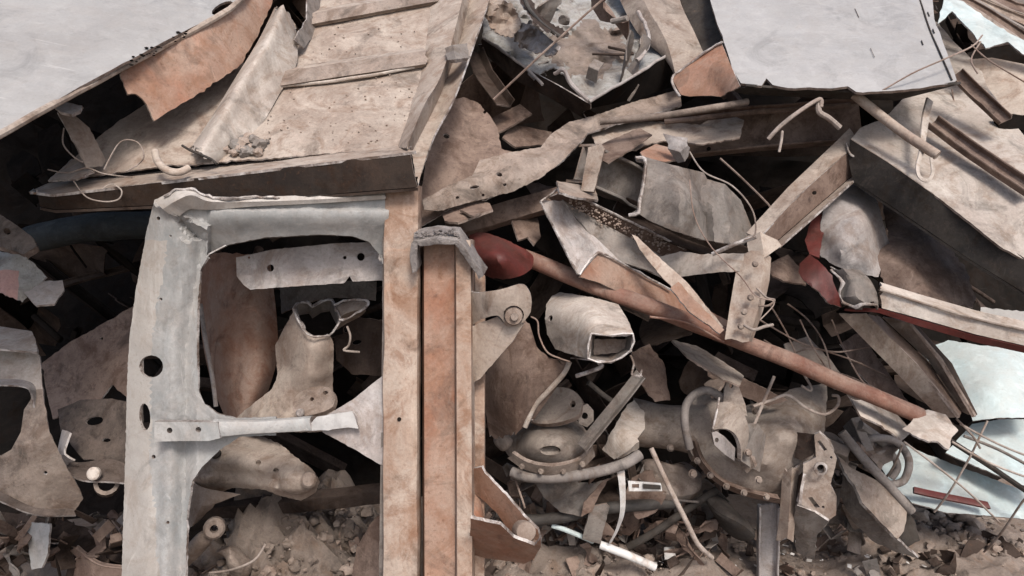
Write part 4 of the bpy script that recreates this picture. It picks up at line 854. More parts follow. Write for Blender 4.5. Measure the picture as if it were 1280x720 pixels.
solo(sheet([(1000, 330), (1012, 318), (1022, 326), (1036, 340), (1046, 362), (1052, 384), (1038, 380), (1020, 362), (1004, 350), (998, 340)], [(1000, 330, 2.0), (1052, 384, 1.93), (1022, 326, 1.98), (1022, 350, 1.92)], t=.005, amp=.01, crump=.02, jag=2.5), 'red_torn_plate', (RED, EDGE), 'torn red painted plate piece beside the twisted end of the pale rail', 'red scrap')
solo(sheet([(1012, 318), (1006, 300), (1016, 270), (1030, 250), (1042, 246), (1038, 270), (1028, 296), (1024, 322)], [(1012, 318, 2.02), (1042, 246, 2.12), (1016, 270, 2.1)], t=.005, amp=.006), 'red_strip', (RED, RED), 'narrow upright red painted strip beside the crumpled pale sheet', 'red scrap')
solo(sheet([(960, 330), (985, 318), (1002, 336), (1008, 356), (985, 352), (965, 345)], [(960, 330, 2.12), (1008, 356, 2.08), (985, 318, 2.15)], t=.006), 'brown_block', (BROWN, EDGE_T), 'brown plate piece between the bolted plate and the torn red plate', 'steel offcut')
t = T('crossed_beam', 'wide dusty brown H-beam leaning behind the pale rail, its foot near the pipe tip', 'steel beam', (1180, 530, 2.1))
build(patch([[(1048, 392, 2.18), (1110, 455, 2.14), (1176, 524, 2.1)], [(1082, 392, 2.14), (1146, 455, 2.10), (1198, 520, 2.06)]], t=.008, amp=.002), 'wide_flange', (TAN, EDGE_T), t)
build(patch([[(1083, 392, 2.141), (1146, 455, 2.101), (1198, 521, 2.061)], [(1100, 396, 2.2), (1160, 452, 2.17), (1202, 514, 2.12)]], t=.006, amp=.002), 'web', (BROWN, EDGE_T), t)
build(patch([[(1102, 396, 2.21), (1160, 450, 2.17), (1204, 516, 2.13)], [(1138, 404, 2.15), (1176, 450, 2.11), (1218, 520, 2.08)]], t=.006, amp=.002), 'far_flange', (TAN, EDGE_T), t)
build(patch([[(1139, 404, 2.149), (1176, 450, 2.109), (1218, 521, 2.079)], [(1150, 410, 2.22), (1190, 454, 2.19), (1222, 518, 2.14)]], t=.006, amp=.002), 'dark_lip', (DBROWN, EDGE_T), t)
solo(sheet([(1050, 430), (1078, 412), (1092, 440), (1122, 482), (1140, 510), (1124, 516), (1096, 490), (1070, 462)], [(1050, 430, 2.28), (1140, 510, 2.2), (1078, 412, 2.3)], t=.005, amp=.004), 'inner_plate_strip', (BROWN, EDGE), 'brown plate strip deep behind the wide dusty H-beam', 'steel strip')
solo(sheet([(980, 430), (1010, 420), (1040, 452), (1060, 480), (1044, 486), (1010, 466), (985, 450)], [(980, 430, 2.3), (1060, 480, 2.2), (1010, 420, 2.35)], t=.004, amp=.004), 'brown_sheet', (TAN, EDGE), 'dusty tan sheet in the wire tangle behind the long red pipe', 'steel strip')
solo(sheet([(1060, 492), (1086, 502), (1120, 516), (1140, 540), (1128, 550), (1098, 530), (1076, 520)], [(1060, 492, 2.1), (1140, 540, 2.12), (1098, 530, 2.04)], t=.005, amp=.008, crump=.02), 'pale_flap', (PALE, EDGE), 'small pale flap hanging under the lower end of the long red pipe', 'steel offcut')
r = random.Random(31)
for i, pts in enumerate([[(950, 400), (1000, 428), (1060, 448), (1110, 470)], [(962, 380), (985, 420), (1005, 470)], [(1000, 400), (1020, 440), (1046, 478)], [(975, 450), (1010, 436), (1050, 440), (1100, 430)],
        [(985, 380), (1010, 400), (1030, 430), (1040, 470)], [(955, 425), (1000, 452), (1060, 470), (1100, 488)], [(1040, 400), (1052, 430), (1072, 468), (1090, 490)]]):
    solo(tube([(x, y, 2.2 + r.uniform(-.06, .06)) for x, y in pts], .0024, n=6), 'mesh_wire', (WIRE,), 'thin bent wire in the tangle between the long red pipe and the pale rail', 'wire', 'thin wires tangled above the long red pipe')
# ---- pale car panels on the ground
solo(sheet([(1150, 440), (1185, 425), (1230, 432), (1300, 440), (1300, 522), (1250, 522), (1216, 526), (1206, 500), (1180, 470)], [(1150, 440, 2.7), (1300, 440, 2.62), (1300, 522, 2.4), (1216, 526, 2.42), (1250, 480, 2.46)], t=.004, amp=.012, asc=4, res=9, crump=.008, csc=5, jag=1), 'car_panel', (BLUEW, EDGE), 'pale blue-white dented car panel just below the pale rail', 'car panel')
solo(sheet([(1215, 530), (1250, 524), (1310, 524), (1310, 615), (1270, 604), (1200, 574), (1182, 566)], [(1215, 530, 2.55), (1310, 524, 2.5), (1310, 615, 2.3), (1182, 566, 2.42)], t=.004, amp=.006, asc=4, res=9, jag=.8), 'car_panel', (BLUEW, EDGE), 'flat pale blue car panel in the middle of the three stacked by the ground', 'car panel')
solo(sheet([(1090, 560), (1130, 556), (1180, 576), (1240, 598), (1310, 625), (1310, 652), (1240, 645), (1180, 640), (1140, 628), (1110, 600)], [(1090, 560, 2.6), (1310, 625, 2.42), (1310, 652, 2.36), (1140, 628, 2.38), (1180, 576, 2.5)], t=.004, amp=.01, asc=5, res=9, jag=1.2), 'car_panel', (BLUEW, EDGE), 'lowest and dustiest pale blue car panel, touching the ground behind the loose wires', 'car panel')
solo(sheet([(1226, 384), (1310, 392), (1310, 412), (1250, 402), (1225, 394)], [(1226, 384, 2.3), (1310, 392, 2.2), (1310, 412, 2.18)], t=.004), 'white_strip', (WHITE, EDGE), 'plain white strip showing between the diagonal beam and the pale rail', 'metal strip')
solo(tube([(1178, 545, 2.3), (1230, 578, 2.28), (1310, 632, 2.25)], .008, n=8), 'grey_bar', (DGREY,), 'thin dark bar lying slantwise over the pale blue car panels', 'metal bar')
solo(tube([(1205, 545, 2.28), (1250, 563, 2.26), (1310, 596, 2.2)], .0045, n=8), 'grey_bar', (MGREY,), 'thin grey bar across the middle pale blue car panel', 'metal bar')
solo(sweep([(1143, 613, 2.36), (1180, 621, 2.35), (1236, 632, 2.32)], pf_box(.022, .008, .001), (0, .6, .6)), 'red_bar', (RED, RED), 'short dark red bar lying on the lowest pale blue car panel', 'metal bar')
for i, pts in enumerate([[(1200, 530, 2.2), (1250, 556, 2.16), (1310, 580, 2.1)], [(1190, 552, 2.2), (1240, 580, 2.18), (1310, 606, 2.1)], [(1130, 552, 2.2), (1180, 590, 2.2), (1216, 620, 2.25), (1250, 654, 2.35)],
        [(1234, 526, 2.22), (1212, 572, 2.22), (1190, 610, 2.26), (1168, 640, 2.32)], [(1310, 590, 2.15), (1278, 628, 2.2), (1250, 668, 2.28), (1230, 690, 2.36)], [(1128, 556, 2.2), (1118, 580, 2.25), (1108, 596, 2.3)], [(1196, 524, 2.15), (1216, 545, 2.18), (1225, 560, 2.2)]]):
    solo(tube(pts, .0032, n=7, amp=.001), 'grid_wire', (WIREL,), 'stiff thin wire of the bent grid over the pale blue car panels', 'wire', 'stiff wires of the bent grid over the car panels')

# ================================================================== AXLE and castings, lower middle
t = T('axle_housing', 'big dusty cast axle housing with clamps and a bent hose, low in the heap', 'axle', (900, 650, 2.4))
build(sweep([(790, 528, 2.36), (830, 532, 2.34), (880, 540, 2.33)], pf_o(.070, 22), (0, 1, 0), amp=.008, asc=9, step=.012, scale=[1.05, .95, 1.0, 1.15]), 'neck', (CASTL, CASTL), t, sharp=60)
build(sheet([(856, 520), (866, 498), (884, 488), (905, 500), (930, 508), (962, 500), (990, 486), (1034, 478), (1034, 500), (1030, 545), (1012, 578), (992, 602), (975, 628), (946, 622), (912, 612), (884, 592), (864, 566), (857, 545)],
    [(856, 520, 2.30), (884, 488, 2.36), (962, 500, 2.30), (1034, 478, 2.32), (1030, 545, 2.25), (975, 628, 2.26), (912, 612, 2.24), (864, 566, 2.26), (960, 560, 2.13), (1000, 540, 2.16), (935, 580, 2.16), (985, 590, 2.17)], t=.05, amp=.012, asc=7, crump=.035, csc=8, jag=1.5, res=6), 'housing', (CASTL, CASTL), t, sharp=40)
build(patch([[(862, 552, 2.2), (872, 580, 2.17), (896, 604, 2.15), (930, 620, 2.15), (976, 630, 2.2)], [(868, 551, 2.16), (878, 577, 2.13), (900, 600, 2.11), (932, 614, 2.11), (975, 624, 2.16)], [(872, 552, 2.19), (882, 575, 2.16), (903, 597, 2.15), (934, 610, 2.15), (972, 618, 2.18)]], t=.01, su=1, amp=.005), 'flange_ring', (BROWN, EDGE_T), t)
build(sheet([(784, 506), (793, 500), (806, 516), (806, 536), (797, 548), (799, 552), (782, 566), (768, 574), (753, 562), (764, 540), (776, 520)], [(784, 506, 2.28), (806, 530, 2.22), (768, 574, 2.2), (780, 545, 2.17)], t=.008, amp=.004, crump=.015, csc=14, jag=1.5, res=6), 'tube_end', (PALE, EDGE), t)
build(sheet([(788, 552), (799, 552), (799, 560), (786, 568), (772, 574)], [(788, 552, 2.2), (799, 560, 2.24), (772, 574, 2.2)], t=.006), 'tube_lip', (PALE, EDGE), t)
build(tube([(862, 560, 2.14), (856, 530, 2.12), (858, 506, 2.12), (870, 492, 2.12), (886, 488, 2.12), (904, 498, 2.12)], .0115, n=12), 'brake_hose', (HOSE,), t)
build(sheet([(903, 512), (906, 484), (909, 476), (916, 475), (922, 479), (932, 506), (934, 520), (918, 514)], 2.10, t=.010, amp=.002, jag=.3, holes=[(914, 482, 2.6, 3.2, 0)]), 'ear_plate', (CASTL, EDGE), t)
build(patch([[(898, 503, 2.06), (914, 503, 2.05), (928, 514, 2.06), (936, 536, 2.07), (934, 560, 2.08)], [(893, 537, 2.03), (908, 536, 2.02), (920, 544, 2.03), (926, 560, 2.04), (926, 576, 2.06)]], t=.010, su=1, amp=.002, jag=.002), 'clamp_band', (CASTL, EDGE), t)
build(patch([[(934, 530, 2.07), (948, 530, 2.10), (958, 545, 2.14)], [(926, 576, 2.06), (938, 584, 2.09), (950, 590, 2.13)]], t=.01, amp=.004), 'clamp_side', (MGREY, EDGE), t)
build(sheet([(900, 536), (922, 540), (930, 562), (922, 574), (904, 560)], 2.11, t=.02), 'clamp_cavity', (GRIME_SHADE, GRIME_SHADE), t)  # black sheet painting the shade inside the clamp
build(tube([(899, 497, 2.05), (896, 515, 2.03), (891, 536, 2.02)], .003, n=7, smooth=3), 'clamp_rim', (EDGE,), t)
cb = build(sheet([(890, 541), (896, 539), (906, 546), (919, 560), (918, 576), (906, 568), (893, 556)], 2.01, t=.008, amp=.001, jag=.3, holes=[(896, 550, 2.4, 3, 0)]), 'clamp_lug', (LGREY, EDGE), t)
build(sheet([(920, 560), (936, 560), (944, 584), (934, 592), (924, 580)], [(920, 560, 2.1), (936, 560, 2.08), (934, 592, 2.1)], t=.02, amp=.004), 'foot', (CAST, EDGE_T), t)
for x, y, rr, d in ((872, 576, .007, 2.14), (888, 594, .007, 2.12), (908, 608, .007, 2.11), (930, 616, .007, 2.11), (958, 621, .007, 2.14), (838, 560, .008, 2.26), (935, 566, .008, 2.05), (866, 592, .009, 2.13), (948, 600, .008, 2.09), (944, 514, .007, 2.14)): build(hexbolt((x, y, d), rr, (0, .2, 1)), 'bolt', (CAST,), t)
build(sheet([(996, 540), (1018, 543), (1018, 566), (1002, 576), (993, 572), (996, 556)], [(996, 540, 2.16), (1018, 543, 2.12), (1002, 576, 2.14)], t=.01), 'recess_plate', (DBROWN, EDGE_T), t)
build(sheet([(880, 480), (905, 462), (912, 466), (900, 484), (888, 496)], [(880, 480, 2.3), (905, 462, 2.3), (888, 496, 2.24)], t=.01), 'rear_tab', (CAST, EDGE_T), t)
t = T('slotted_bracket', 'thick slotted bracket plate with a pale ringed hole, standing on the ground beside the axle', 'bracket', (1015, 660, 2.3))
build(sheet([(1018, 544), (1024, 541), (1036, 552), (1046, 574), (1044, 584), (1038, 606), (1046, 620), (1045, 644), (1036, 650), (1018, 638), (998, 630), (1004, 600), (1004, 580), (1020, 572)],
            [(1018, 544, 2.10), (1046, 574, 2.08), (1045, 644, 2.14), (998, 630, 2.13), (1004, 580, 2.12)], t=.02, amp=.002, crump=.003, jag=.6, res=6,
            holes=[[(1021, 552), (1025, 550), (1034, 562), (1030, 564)], ell(1026, 586, 4.6, 5.5, 0, 12), [(1010, 622), (1015, 621), (1025, 634), (1020, 636)], (1039, 572, 1.8, 1.8, 0), (1029, 634, 1.8, 1.8, 0)]), 'plate', (CASTL, EDGE), t)
build(disc((1026, 586, 2.085), .019, .006, (-.1, 0, 1), hole=.0125), 'ring', (EDGE,), t)
build(patch([[(996, 596, 2.20), (994, 615, 2.20), (996, 634, 2.20)], [(1004, 592, 2.12), (1000, 612, 2.12), (998, 632, 2.13)]], t=.008), 'side_web', (DBROWN, EDGE), t)
build(patch([[(997, 632, 2.132), (1018, 640, 2.132), (1036, 652, 2.132)], [(990, 650, 2.2), (1006, 664, 2.2), (1022, 668, 2.2)], [(996, 690, 2.3), (1006, 696, 2.3), (1018, 700, 2.3)]], t=.008, amp=.006), 'lower_leg', (MGREY, EDGE), t)
solo(patch([[(978, 586, 2.18), (976, 620, 2.19), (974, 650, 2.2), (970, 676, 2.22)], [(990, 584, 2.15), (988, 620, 2.16), (986, 650, 2.17), (984, 678, 2.19)], [(1000, 580, 2.18), (997, 616, 2.19), (994, 648, 2.2), (992, 674, 2.22)]], t=.006, amp=.006, jag=.008), 'ragged_strap', (TAN, EDGE), 'upright tan strap with ragged rusty edges against the slotted bracket', 'strap')
solo(sweep([(961, 632, 2.30), (960, 700, 2.34), (959, 760, 2.37)], pf_c(.062, .03, .006), (-.1, 0, 1), amp=.003), 'upright_channel', (LGREY, EDGE), 'short upright grey channel with a dark inside, standing in the dirt beside the ragged strap', 'steel channel')
t = T('spring_box', 'olive grey box-shaped casting on the ground, its pointed dark foot towards the dirt', 'casting', (1110, 690, 2.3))
build(sheet([(1046, 568), (1066, 586), (1096, 600), (1120, 622), (1134, 640), (1130, 664), (1122, 674), (1100, 652), (1078, 628), (1068, 606), (1056, 590)], [(1046, 568, 2.30), (1134, 650, 2.24), (1078, 628, 2.20), (1100, 604, 2.27)], t=.01, amp=.005, jag=1), 'upper_face', (TAN, EDGE), t)
build(sheet([(1054, 590), (1068, 606), (1078, 629), (1100, 653), (1122, 675), (1148, 698), (1120, 690), (1090, 676), (1066, 652), (1050, 620)], [(1054, 590, 2.28), (1078, 629, 2.205), (1148, 698, 2.27), (1066, 652, 2.28)], t=.01, amp=.005), 'under_face', (MGREY, EDGE), t)
build(sheet([(1126, 634), (1142, 648), (1150, 676), (1134, 684), (1122, 668), (1116, 650)], [(1126, 634, 2.27), (1150, 676, 2.26), (1116, 650, 2.27)], t=.01, amp=.006, crump=.02), 'end_block', (DGREY, EDGE_T), t)
for pts, r_, lab in (([(1052, 540, 2.3), (1080, 574, 2.28), (1110, 606, 2.27), (1140, 640, 2.26)], .014, 'thick straight grey hose above the box-shaped casting'),
                    ([(1070, 560, 2.4), (1090, 548, 2.38), (1120, 552, 2.38), (1136, 575, 2.38), (1130, 600, 2.38), (1112, 606, 2.38)], .012, 'outer grey hose loop under the lower end of the long red pipe'),
                    ([(1082, 586, 2.42), (1094, 570, 2.4), (1114, 568, 2.4), (1122, 584, 2.4), (1114, 598, 2.4)], .011, 'inner small hose loop under the lower end of the long red pipe'),
                    ([(1060, 590, 2.42), (1056, 568, 2.4), (1070, 550, 2.4), (1090, 556, 2.4)], .011, 'dark hose bend beside the thick straight hose')):
    solo(tube(pts, r_, n=12, smooth=7), 'rubber_hose', (HOSE,), lab, 'hose')
for pts, r_, lab in (([(968, 470, 2.1), (958, 494, 2.1), (943, 530, 2.1)], .0045, 'pale bent rod hooked over the axle housing'),
                    ([(942, 508, 2.1), (965, 500, 2.1), (985, 494, 2.1), (1008, 510, 2.08), (1030, 518, 2.08), (1046, 508, 2.08), (1048, 496, 2.08), (1040, 494, 2.08)], .004, 'long wavy wire lying across the axle housing'),
                    ([(1006, 470, 2.07), (1014, 484, 2.06), (1012, 488, 2.06), (1002, 482, 2.06)], .0035, 'short wire loop under the long red pipe'),
                    ([(1052, 482, 2.07), (1064, 496, 2.06), (1076, 498, 2.06), (1078, 490, 2.06)], .0035, 'second wire loop further down under the long red pipe')):
    solo(tube(pts, r_, n=8, smooth=7), 'bent_wire', (WIREL,), lab, 'wire')

t = T('hub_casting', 'round dusty hub casting with an oval hole and two lugs, behind the curved grey hose', 'hub casting', (690, 590, 2.25))
build(sheet([(626, 556), (632, 540), (650, 528), (690, 520), (722, 526), (740, 545), (742, 562), (730, 576), (690, 585), (655, 580), (636, 570)], [(626, 556, 2.24), (650, 528, 2.26), (690, 520, 2.25), (740, 545, 2.22), (690, 585, 2.16), (655, 580, 2.2), (730, 576, 2.19), (688, 548, 2.10), (665, 560, 2.12), (715, 560, 2.12)], t=.04, amp=.005, crump=.01, jag=1, res=6, holes=[ell(688, 563, 13, 6, 0, 16)]), 'hub_body', (CASTL, CASTL), t, sharp=45)
build(sheet([(672, 554), (704, 554), (706, 572), (672, 572)], 2.16, t=.004), 'hole', (GRIME_SHADE, GRIME_SHADE), t)  # black backing sheet, paints the shade within the oval hole
build(patch([[(640, 566, 2.14), (660, 578, 2.11), (690, 583, 2.09), (722, 576, 2.11), (740, 562, 2.15)], [(636, 574, 2.16), (658, 588, 2.13), (690, 594, 2.11), (726, 586, 2.13), (744, 570, 2.17)]], t=.012, su=1, amp=.003), 'rim', (CAST, EDGE_T), t)
build(sheet([(664, 504), (682, 488), (704, 484), (722, 492), (728, 506), (722, 518), (706, 526), (680, 530), (660, 524)], [(664, 504, 2.18), (728, 506, 2.12), (690, 530, 2.12)], t=.02, smooth=3, amp=.004, holes=[ell(716, 505, 3.6, 4.2, 0, 12)]), 'lug', (CASTL, EDGE_T), t)
build(sheet([(726, 508), (734, 505), (742, 514), (742, 526), (734, 534), (724, 530), (722, 518)], 2.12, t=.02, jag=.4, holes=[ell(731, 520, 4, 4.4, 0, 12)]), 'lug', (CASTL, EDGE), t)
for x, y in ((652, 583), (676, 589), (704, 589), (728, 580)): build(hexbolt((x, y, 2.105), .006, (0, -.2, 1)), 'bolt', (CAST,), t)
build(loft([(624, 546, 2.18), (634, 556, 2.18)], [.022, .024], amp=.004), 'side_knob', (CAST,), t)
t = solo(patch([[(606, 470, 2.12), (606, 505, 2.12), (612, 545, 2.14)], [(626, 420, 2.04), (628, 480, 2.04), (634, 545, 2.08)], [(656, 398, 2.0), (660, 470, 2.0), (646, 540, 2.05)], [(676, 440, 2.02), (682, 472, 2.03), (660, 528, 2.06)], [(712, 452, 2.03), (702, 474, 2.04), (664, 530, 2.08)]], t=.004, su=1, sv=5, amp=.005, jag=.006), 'curled_sheet', (BROWN, EDGE), 'curled brown sheet with a pale rolled edge, beside the channel and above the hub', 'sheet metal', sharp=60)
solo(tube([(712, 452, 2.015), (704, 468, 2.02), (684, 490, 2.03), (668, 508, 2.045), (656, 534, 2.05)], .007, n=9), 'rolled_strip', (PALE,), 'pale rolled strip along the curled brown sheet', 'metal strip')
solo(sweep([(801, 468, 2.06), (768, 510, 2.06), (727, 560, 2.08)], pf_l(.03, .022, .004), (.5, .3, .9), amp=.002), 'angle_bar', (MGREY, EDGE), 'short grey angle bar slanting between the hub casting and the axle', 'angle bar')
solo(sweep([(735, 478, 2.2), (752, 492, 2.2), (770, 505, 2.2)], pf_o(.008, 10), (0, 1, 0)), 'dark_rod', (DGREY, DGREY), 'short dark rod in the gap above the hub casting', 'rod')
solo(tube([(640, 590, 2.16), (660, 596, 2.14), (700, 597, 2.12), (745, 590, 2.12), (780, 580, 2.13), (800, 568, 2.15)], .0155, n=14, smooth=8), 'curved_hose', (HOSE,), 'thick curved grey hose running from the channel bracket to the axle', 'hose')
solo(tube([(620, 640, 2.3), (660, 650, 2.3), (710, 645, 2.28), (760, 635, 2.28), (850, 628, 2.3)], .018, n=12), 'black_hose', (RUBBER,), 'thick black hose lying low behind the small grey plate', 'hose')
solo(tube([(785, 684, 2.3), (820, 664, 2.28), (860, 636, 2.28), (896, 612, 2.3)], .012, n=12), 'dark_hose', (DGREY,), 'dark grey tube rising from the dirt to the axle', 'hose')
solo(tube([(690, 657, 2.3), (706, 662, 2.29), (728, 671, 2.29), (742, 677, 2.29)], .0075, n=10), 'bluish_tube', (BLUEW,), 'thin bluish tube behind the small grey plate', 'tube')
solo(tube([(750, 681, 2.27), (780, 692, 2.26), (819, 709, 2.26)], .0125, n=14, smooth=2, jag=.001), 'white_tube', (WPIPE,), 'clean white plastic tube lying on the dirt', 'tube')
solo(sweep([(775, 583, 2.14), (778, 610, 2.14), (778, 640, 2.16), (772, 660, 2.2), (762, 679, 2.24)], pf_box(.018, .0025, .0005), (.1, 0, 1), smooth=5, scale=[1.3, 1, .8, .5, .35]), 'white_strap', (WPIPE, WPIPE), 'thin white strap hanging from the curved grey hose to the dirt', 'strap')
solo(sheet([(738, 634), (758, 630), (762, 634), (750, 680), (728, 674)], [(738, 634, 2.22), (762, 634, 2.22), (735, 678, 2.26)], t=.006, amp=.003), 'small_plate', (MGREY, EDGE_T), 'small grey tilted plate standing in the dirt behind the white tube', 'plate')
solo(tube([(814, 560, 2.2), (832, 600, 2.18), (858, 652, 2.2), (872, 680, 2.24), (890, 697, 2.3)], .0075, n=10, smooth=4), 'slanted_rod', (WIREL,), 'long dusty rod leaning from the axle down to the dirt', 'rod')
t = T('metal_clip', 'small clean shiny metal clip below the tube end of the axle', 'clip', (805, 612, 2.2))
build(sheet([(785, 601), (826, 604), (828, 614), (786, 614)], 2.18, t=.006, jag=.2, amp=.0005, holes=[[(790, 605), (799, 605), (799, 610), (790, 610)]]), 'clip_body', (CLEAN, CLEAN), t)
build(sheet([(804, 605), (826, 607), (826, 612), (804, 611)], 2.17, t=.004, jag=.1), 'clip_slot', (DGREY, DGREY), t)
solo(loft([(885, 618, 2.32), (905, 640, 2.3), (930, 665, 2.32)], [.03, .06, .05], flat=.5, amp=.01), 'rubber_boot', (DGREY,), 'dark crumpled rubber boot on the dirt under the axle', 'rubber boot')
solo(sheet([(668, 602), (700, 600), (740, 604), (756, 600), (735, 632), (728, 646), (700, 640), (680, 622)], [(668, 602, 2.3), (756, 600, 2.26), (728, 646, 2.22)], t=.006, amp=.01, crump=.02), 'torn_bracket', (MGREY, EDGE_T), 'torn grey bracket under the curved grey hose', 'bracket')
solo(sheet([(755, 600), (762, 598), (748, 620), (740, 640), (726, 646), (730, 628)], [(755, 600, 2.2), (726, 646, 2.2), (762, 598, 2.2)], t=.005), 'thin_bracket', (BROWN, EDGE_T), 'narrow brown tongue of metal between the curved grey hose and the small grey plate', 'metal tab')
solo(loft([(812, 590, 2.36), (835, 604, 2.34), (860, 598, 2.38)], [.05, .06, .05], amp=.02, asc=14), 'rusty_lump', (CAST,), 'rough dusty lump under the middle of the axle', 'casting')
solo(sheet([(790, 440), (812, 430), (830, 455), (838, 500), (820, 502), (802, 480)], [(790, 440, 2.2), (838, 500, 2.2), (830, 455, 2.24)], t=.005, amp=.01, crump=.02, jag=2), 'torn_strip', (BROWN, EDGE_T), 'torn brown strip in the dark gap beyond the box tube', 'metal strip')
solo(sheet([(840, 425), (870, 432), (905, 452), (930, 470), (925, 482), (900, 472), (860, 446)], [(840, 425, 2.15), (930, 470, 2.12), (870, 432, 2.2)], t=.005, amp=.01, crump=.015), 'dusty_strip', (TAN, EDGE_T), 'dusty strip running close under the long red pipe', 'metal strip')
solo(sheet([(880, 440), (910, 462), (940, 478), (985, 500), (960, 508), (920, 492), (885, 470)], [(880, 440, 2.3), (985, 500, 2.2), (920, 492, 2.26)], t=.005, amp=.008), 'brown_strip', (BROWN, EDGE_T), 'brown strip above the axle clamps', 'metal strip')

# ================================================================== LEFT, behind and beside the frame
solo(sheet([(-30, 262), (0, 268), (22, 282), (42, 298), (46, 308), (30, 318), (0, 308), (-30, 300)], [(-30, 262, 2.0), (46, 308, 1.95), (0, 308, 1.94)], t=.02, amp=.006, holes=[(9, 289, 5, 4, 30)]), 'holed_casting', (CAST, EDGE_T), 'tan casting corner with a hole, above the pink and silver crumpled scrap', 'casting')
solo(sheet([(-30, 318), (0, 314), (24, 318), (44, 330), (58, 346), (44, 360), (28, 378), (0, 366), (-30, 372)], [(-30, 318, 1.92), (58, 346, 1.9), (28, 378, 1.86), (10, 340, 1.84)], t=.006, amp=.012, crump=.04, csc=10, jag=2.4, res=6, matf=lambda x, y: 2 if x < 22 and y > 336 else 0), 'crumpled_scrap', (ALU, EDGE, mat('pinkish_paint', (.50, .30, .27), (.42, .26, .24), None, dust=.3, bump=.2)), 'crumpled silver and pink scrap at the outer edge of the heap beside the dark hollow', 'scrap')
solo(sheet([(30, 366), (46, 352), (78, 350), (80, 362), (68, 380), (46, 382)], [(30, 366, 1.86), (80, 355, 1.9), (60, 382, 1.84)], t=.005, amp=.004), 'pale_tab', (LGREY, EDGE), 'small pale leaf-shaped tab beside the crumpled silver and pink scrap', 'metal tab')
t = T('fender_box', 'dusty boxy fender part with a large opening and pale rims, beside the pressed bracket', 'fender', (30, 640, 2.0))
build(sheet([(-40, 424), (0, 424), (44, 428), (50, 450), (55, 500), (62, 540), (78, 574), (100, 612), (104, 624), (92, 640), (60, 640), (36, 634), (0, 620), (-40, 612)], [(-40, 424, 2.0), (44, 428, 1.98), (104, 624, 1.92), (0, 620, 1.86), (40, 560, 1.84)], t=.006, amp=.008, asc=6, jag=1.2, res=8, matf=lambda x, y: 2 if y < 486 + 6 * noise.noise(Vector((x * .1, 0, 0))) else 0,  # paler material above the opening, lit tone of the upper skin painted in
            holes=[[(-30, 480), (0, 476), (30, 478), (42, 488), (38, 500), (30, 512), (26, 540), (14, 562), (0, 570), (-30, 572)], (57, 591, 2.4, 2.4, 0)]), 'fender_skin', (CAST, EDGE, PALE), t)
build(patch([[(-40, 474, 1.93), (0, 474, 1.92), (34, 476, 1.92), (46, 488, 1.91), (52, 520, 1.90), (60, 545, 1.88)], [(-40, 482, 1.90), (0, 481, 1.89), (30, 483, 1.89), (40, 492, 1.885), (46, 524, 1.875), (55, 548, 1.86)]], t=.004, su=1, amp=.003), 'opening_rim', (LGREY, EDGE), t)
build(patch([[(-40, 600, 1.86), (0, 614, 1.85), (44, 634, 1.85), (92, 636, 1.90)], [(-40, 612, 1.84), (0, 626, 1.83), (44, 643, 1.84), (94, 644, 1.89)]], t=.006, su=1, amp=.003), 'lower_rim', (CAST_SHADE, EDGE), t)
build(patch([[(-40, 410, 2.0), (0, 404, 2.0), (30, 414, 1.98), (46, 430, 1.97)], [(-40, 430, 1.88), (0, 428, 1.88), (28, 440, 1.88), (48, 456, 1.90)]], t=.005, amp=.006, su=1, crump=0) if 0 else patch([[(-40, 414, 2.0), (0, 408, 2.0), (40, 414, 1.98)], [(-40, 440, 1.88), (0, 436, 1.88), (48, 440, 1.90)]], t=.005, amp=.006), 'top_ledge', (PALE, EDGE), t)
solo(sheet([(52, 454), (90, 426), (130, 404), (168, 382), (178, 390), (178, 490), (162, 500), (140, 480), (126, 500), (100, 506), (66, 524), (58, 490)], [(52, 454, 2.28), (178, 382, 2.2), (178, 490, 2.14), (66, 524, 2.2)], t=.005, amp=.006, res=9, jag=1.4, holes=[(127, 423, 2, 2, 0)]), 'tan_sheet', (BROWN, EDGE), 'flat brown dusty sheet seen behind the cab frame post', 'sheet metal')
t = T('pressed_bracket', 'pressed brown bracket with oval holes and a round bolt, beside the boxy fender', 'bracket', (120, 610, 2.1))
build(sheet([(72, 512), (100, 500), (140, 498), (178, 506), (178, 590), (140, 576), (104, 574), (92, 560), (76, 540)], [(72, 512, 2.12), (178, 506, 2.06), (178, 590, 2.0), (104, 574, 2.0)], t=.006, amp=.006, jag=1, holes=[ell(118, 526, 11, 5.5, -8, 16), ell(133, 550, 5.5, 2.6, 0, 10)]), 'bracket_face', (CAST_SHADE, EDGE), t)
build(patch([[(78, 536, 2.0), (74, 552, 1.98), (72, 570, 1.96), (82, 582, 1.96)], [(88, 540, 1.96), (82, 556, 1.94), (80, 568, 1.93), (92, 576, 1.93)]], t=.005, su=1, amp=.003), 'curled_edge', (LGREY, EDGE), t)
build(patch([[(70, 574, 1.99), (100, 578, 1.98), (140, 574, 1.98), (178, 590, 1.97)], [(82, 590, 1.93), (104, 600, 1.91), (140, 602, 1.91), (178, 606, 1.92)]], t=.005, amp=.004, su=1), 'bolt_flange', (CAST_SHADE, EDGE), t)
build(disc((117, 592, 1.90), .0165, .012, (0, .2, 1), bev=.25), 'round_bolt', (PALE,), t)
build(pipe([(133, 604, 1.93), (134, 607, 1.99)], .03, .01), 'eyelet', (CAST_SHADE, CAST, GRIME_SHADE), t)
solo(sheet([(34, 652), (62, 655), (60, 690), (52, 710), (40, 712), (36, 690)], [(34, 652, 2.14), (62, 655, 2.1), (46, 712, 2.1)], t=.006), 'blue_grey_stem', (BLUEG, EDGE), 'faded bluish metal stem under the boxy fender part', 'metal strip')
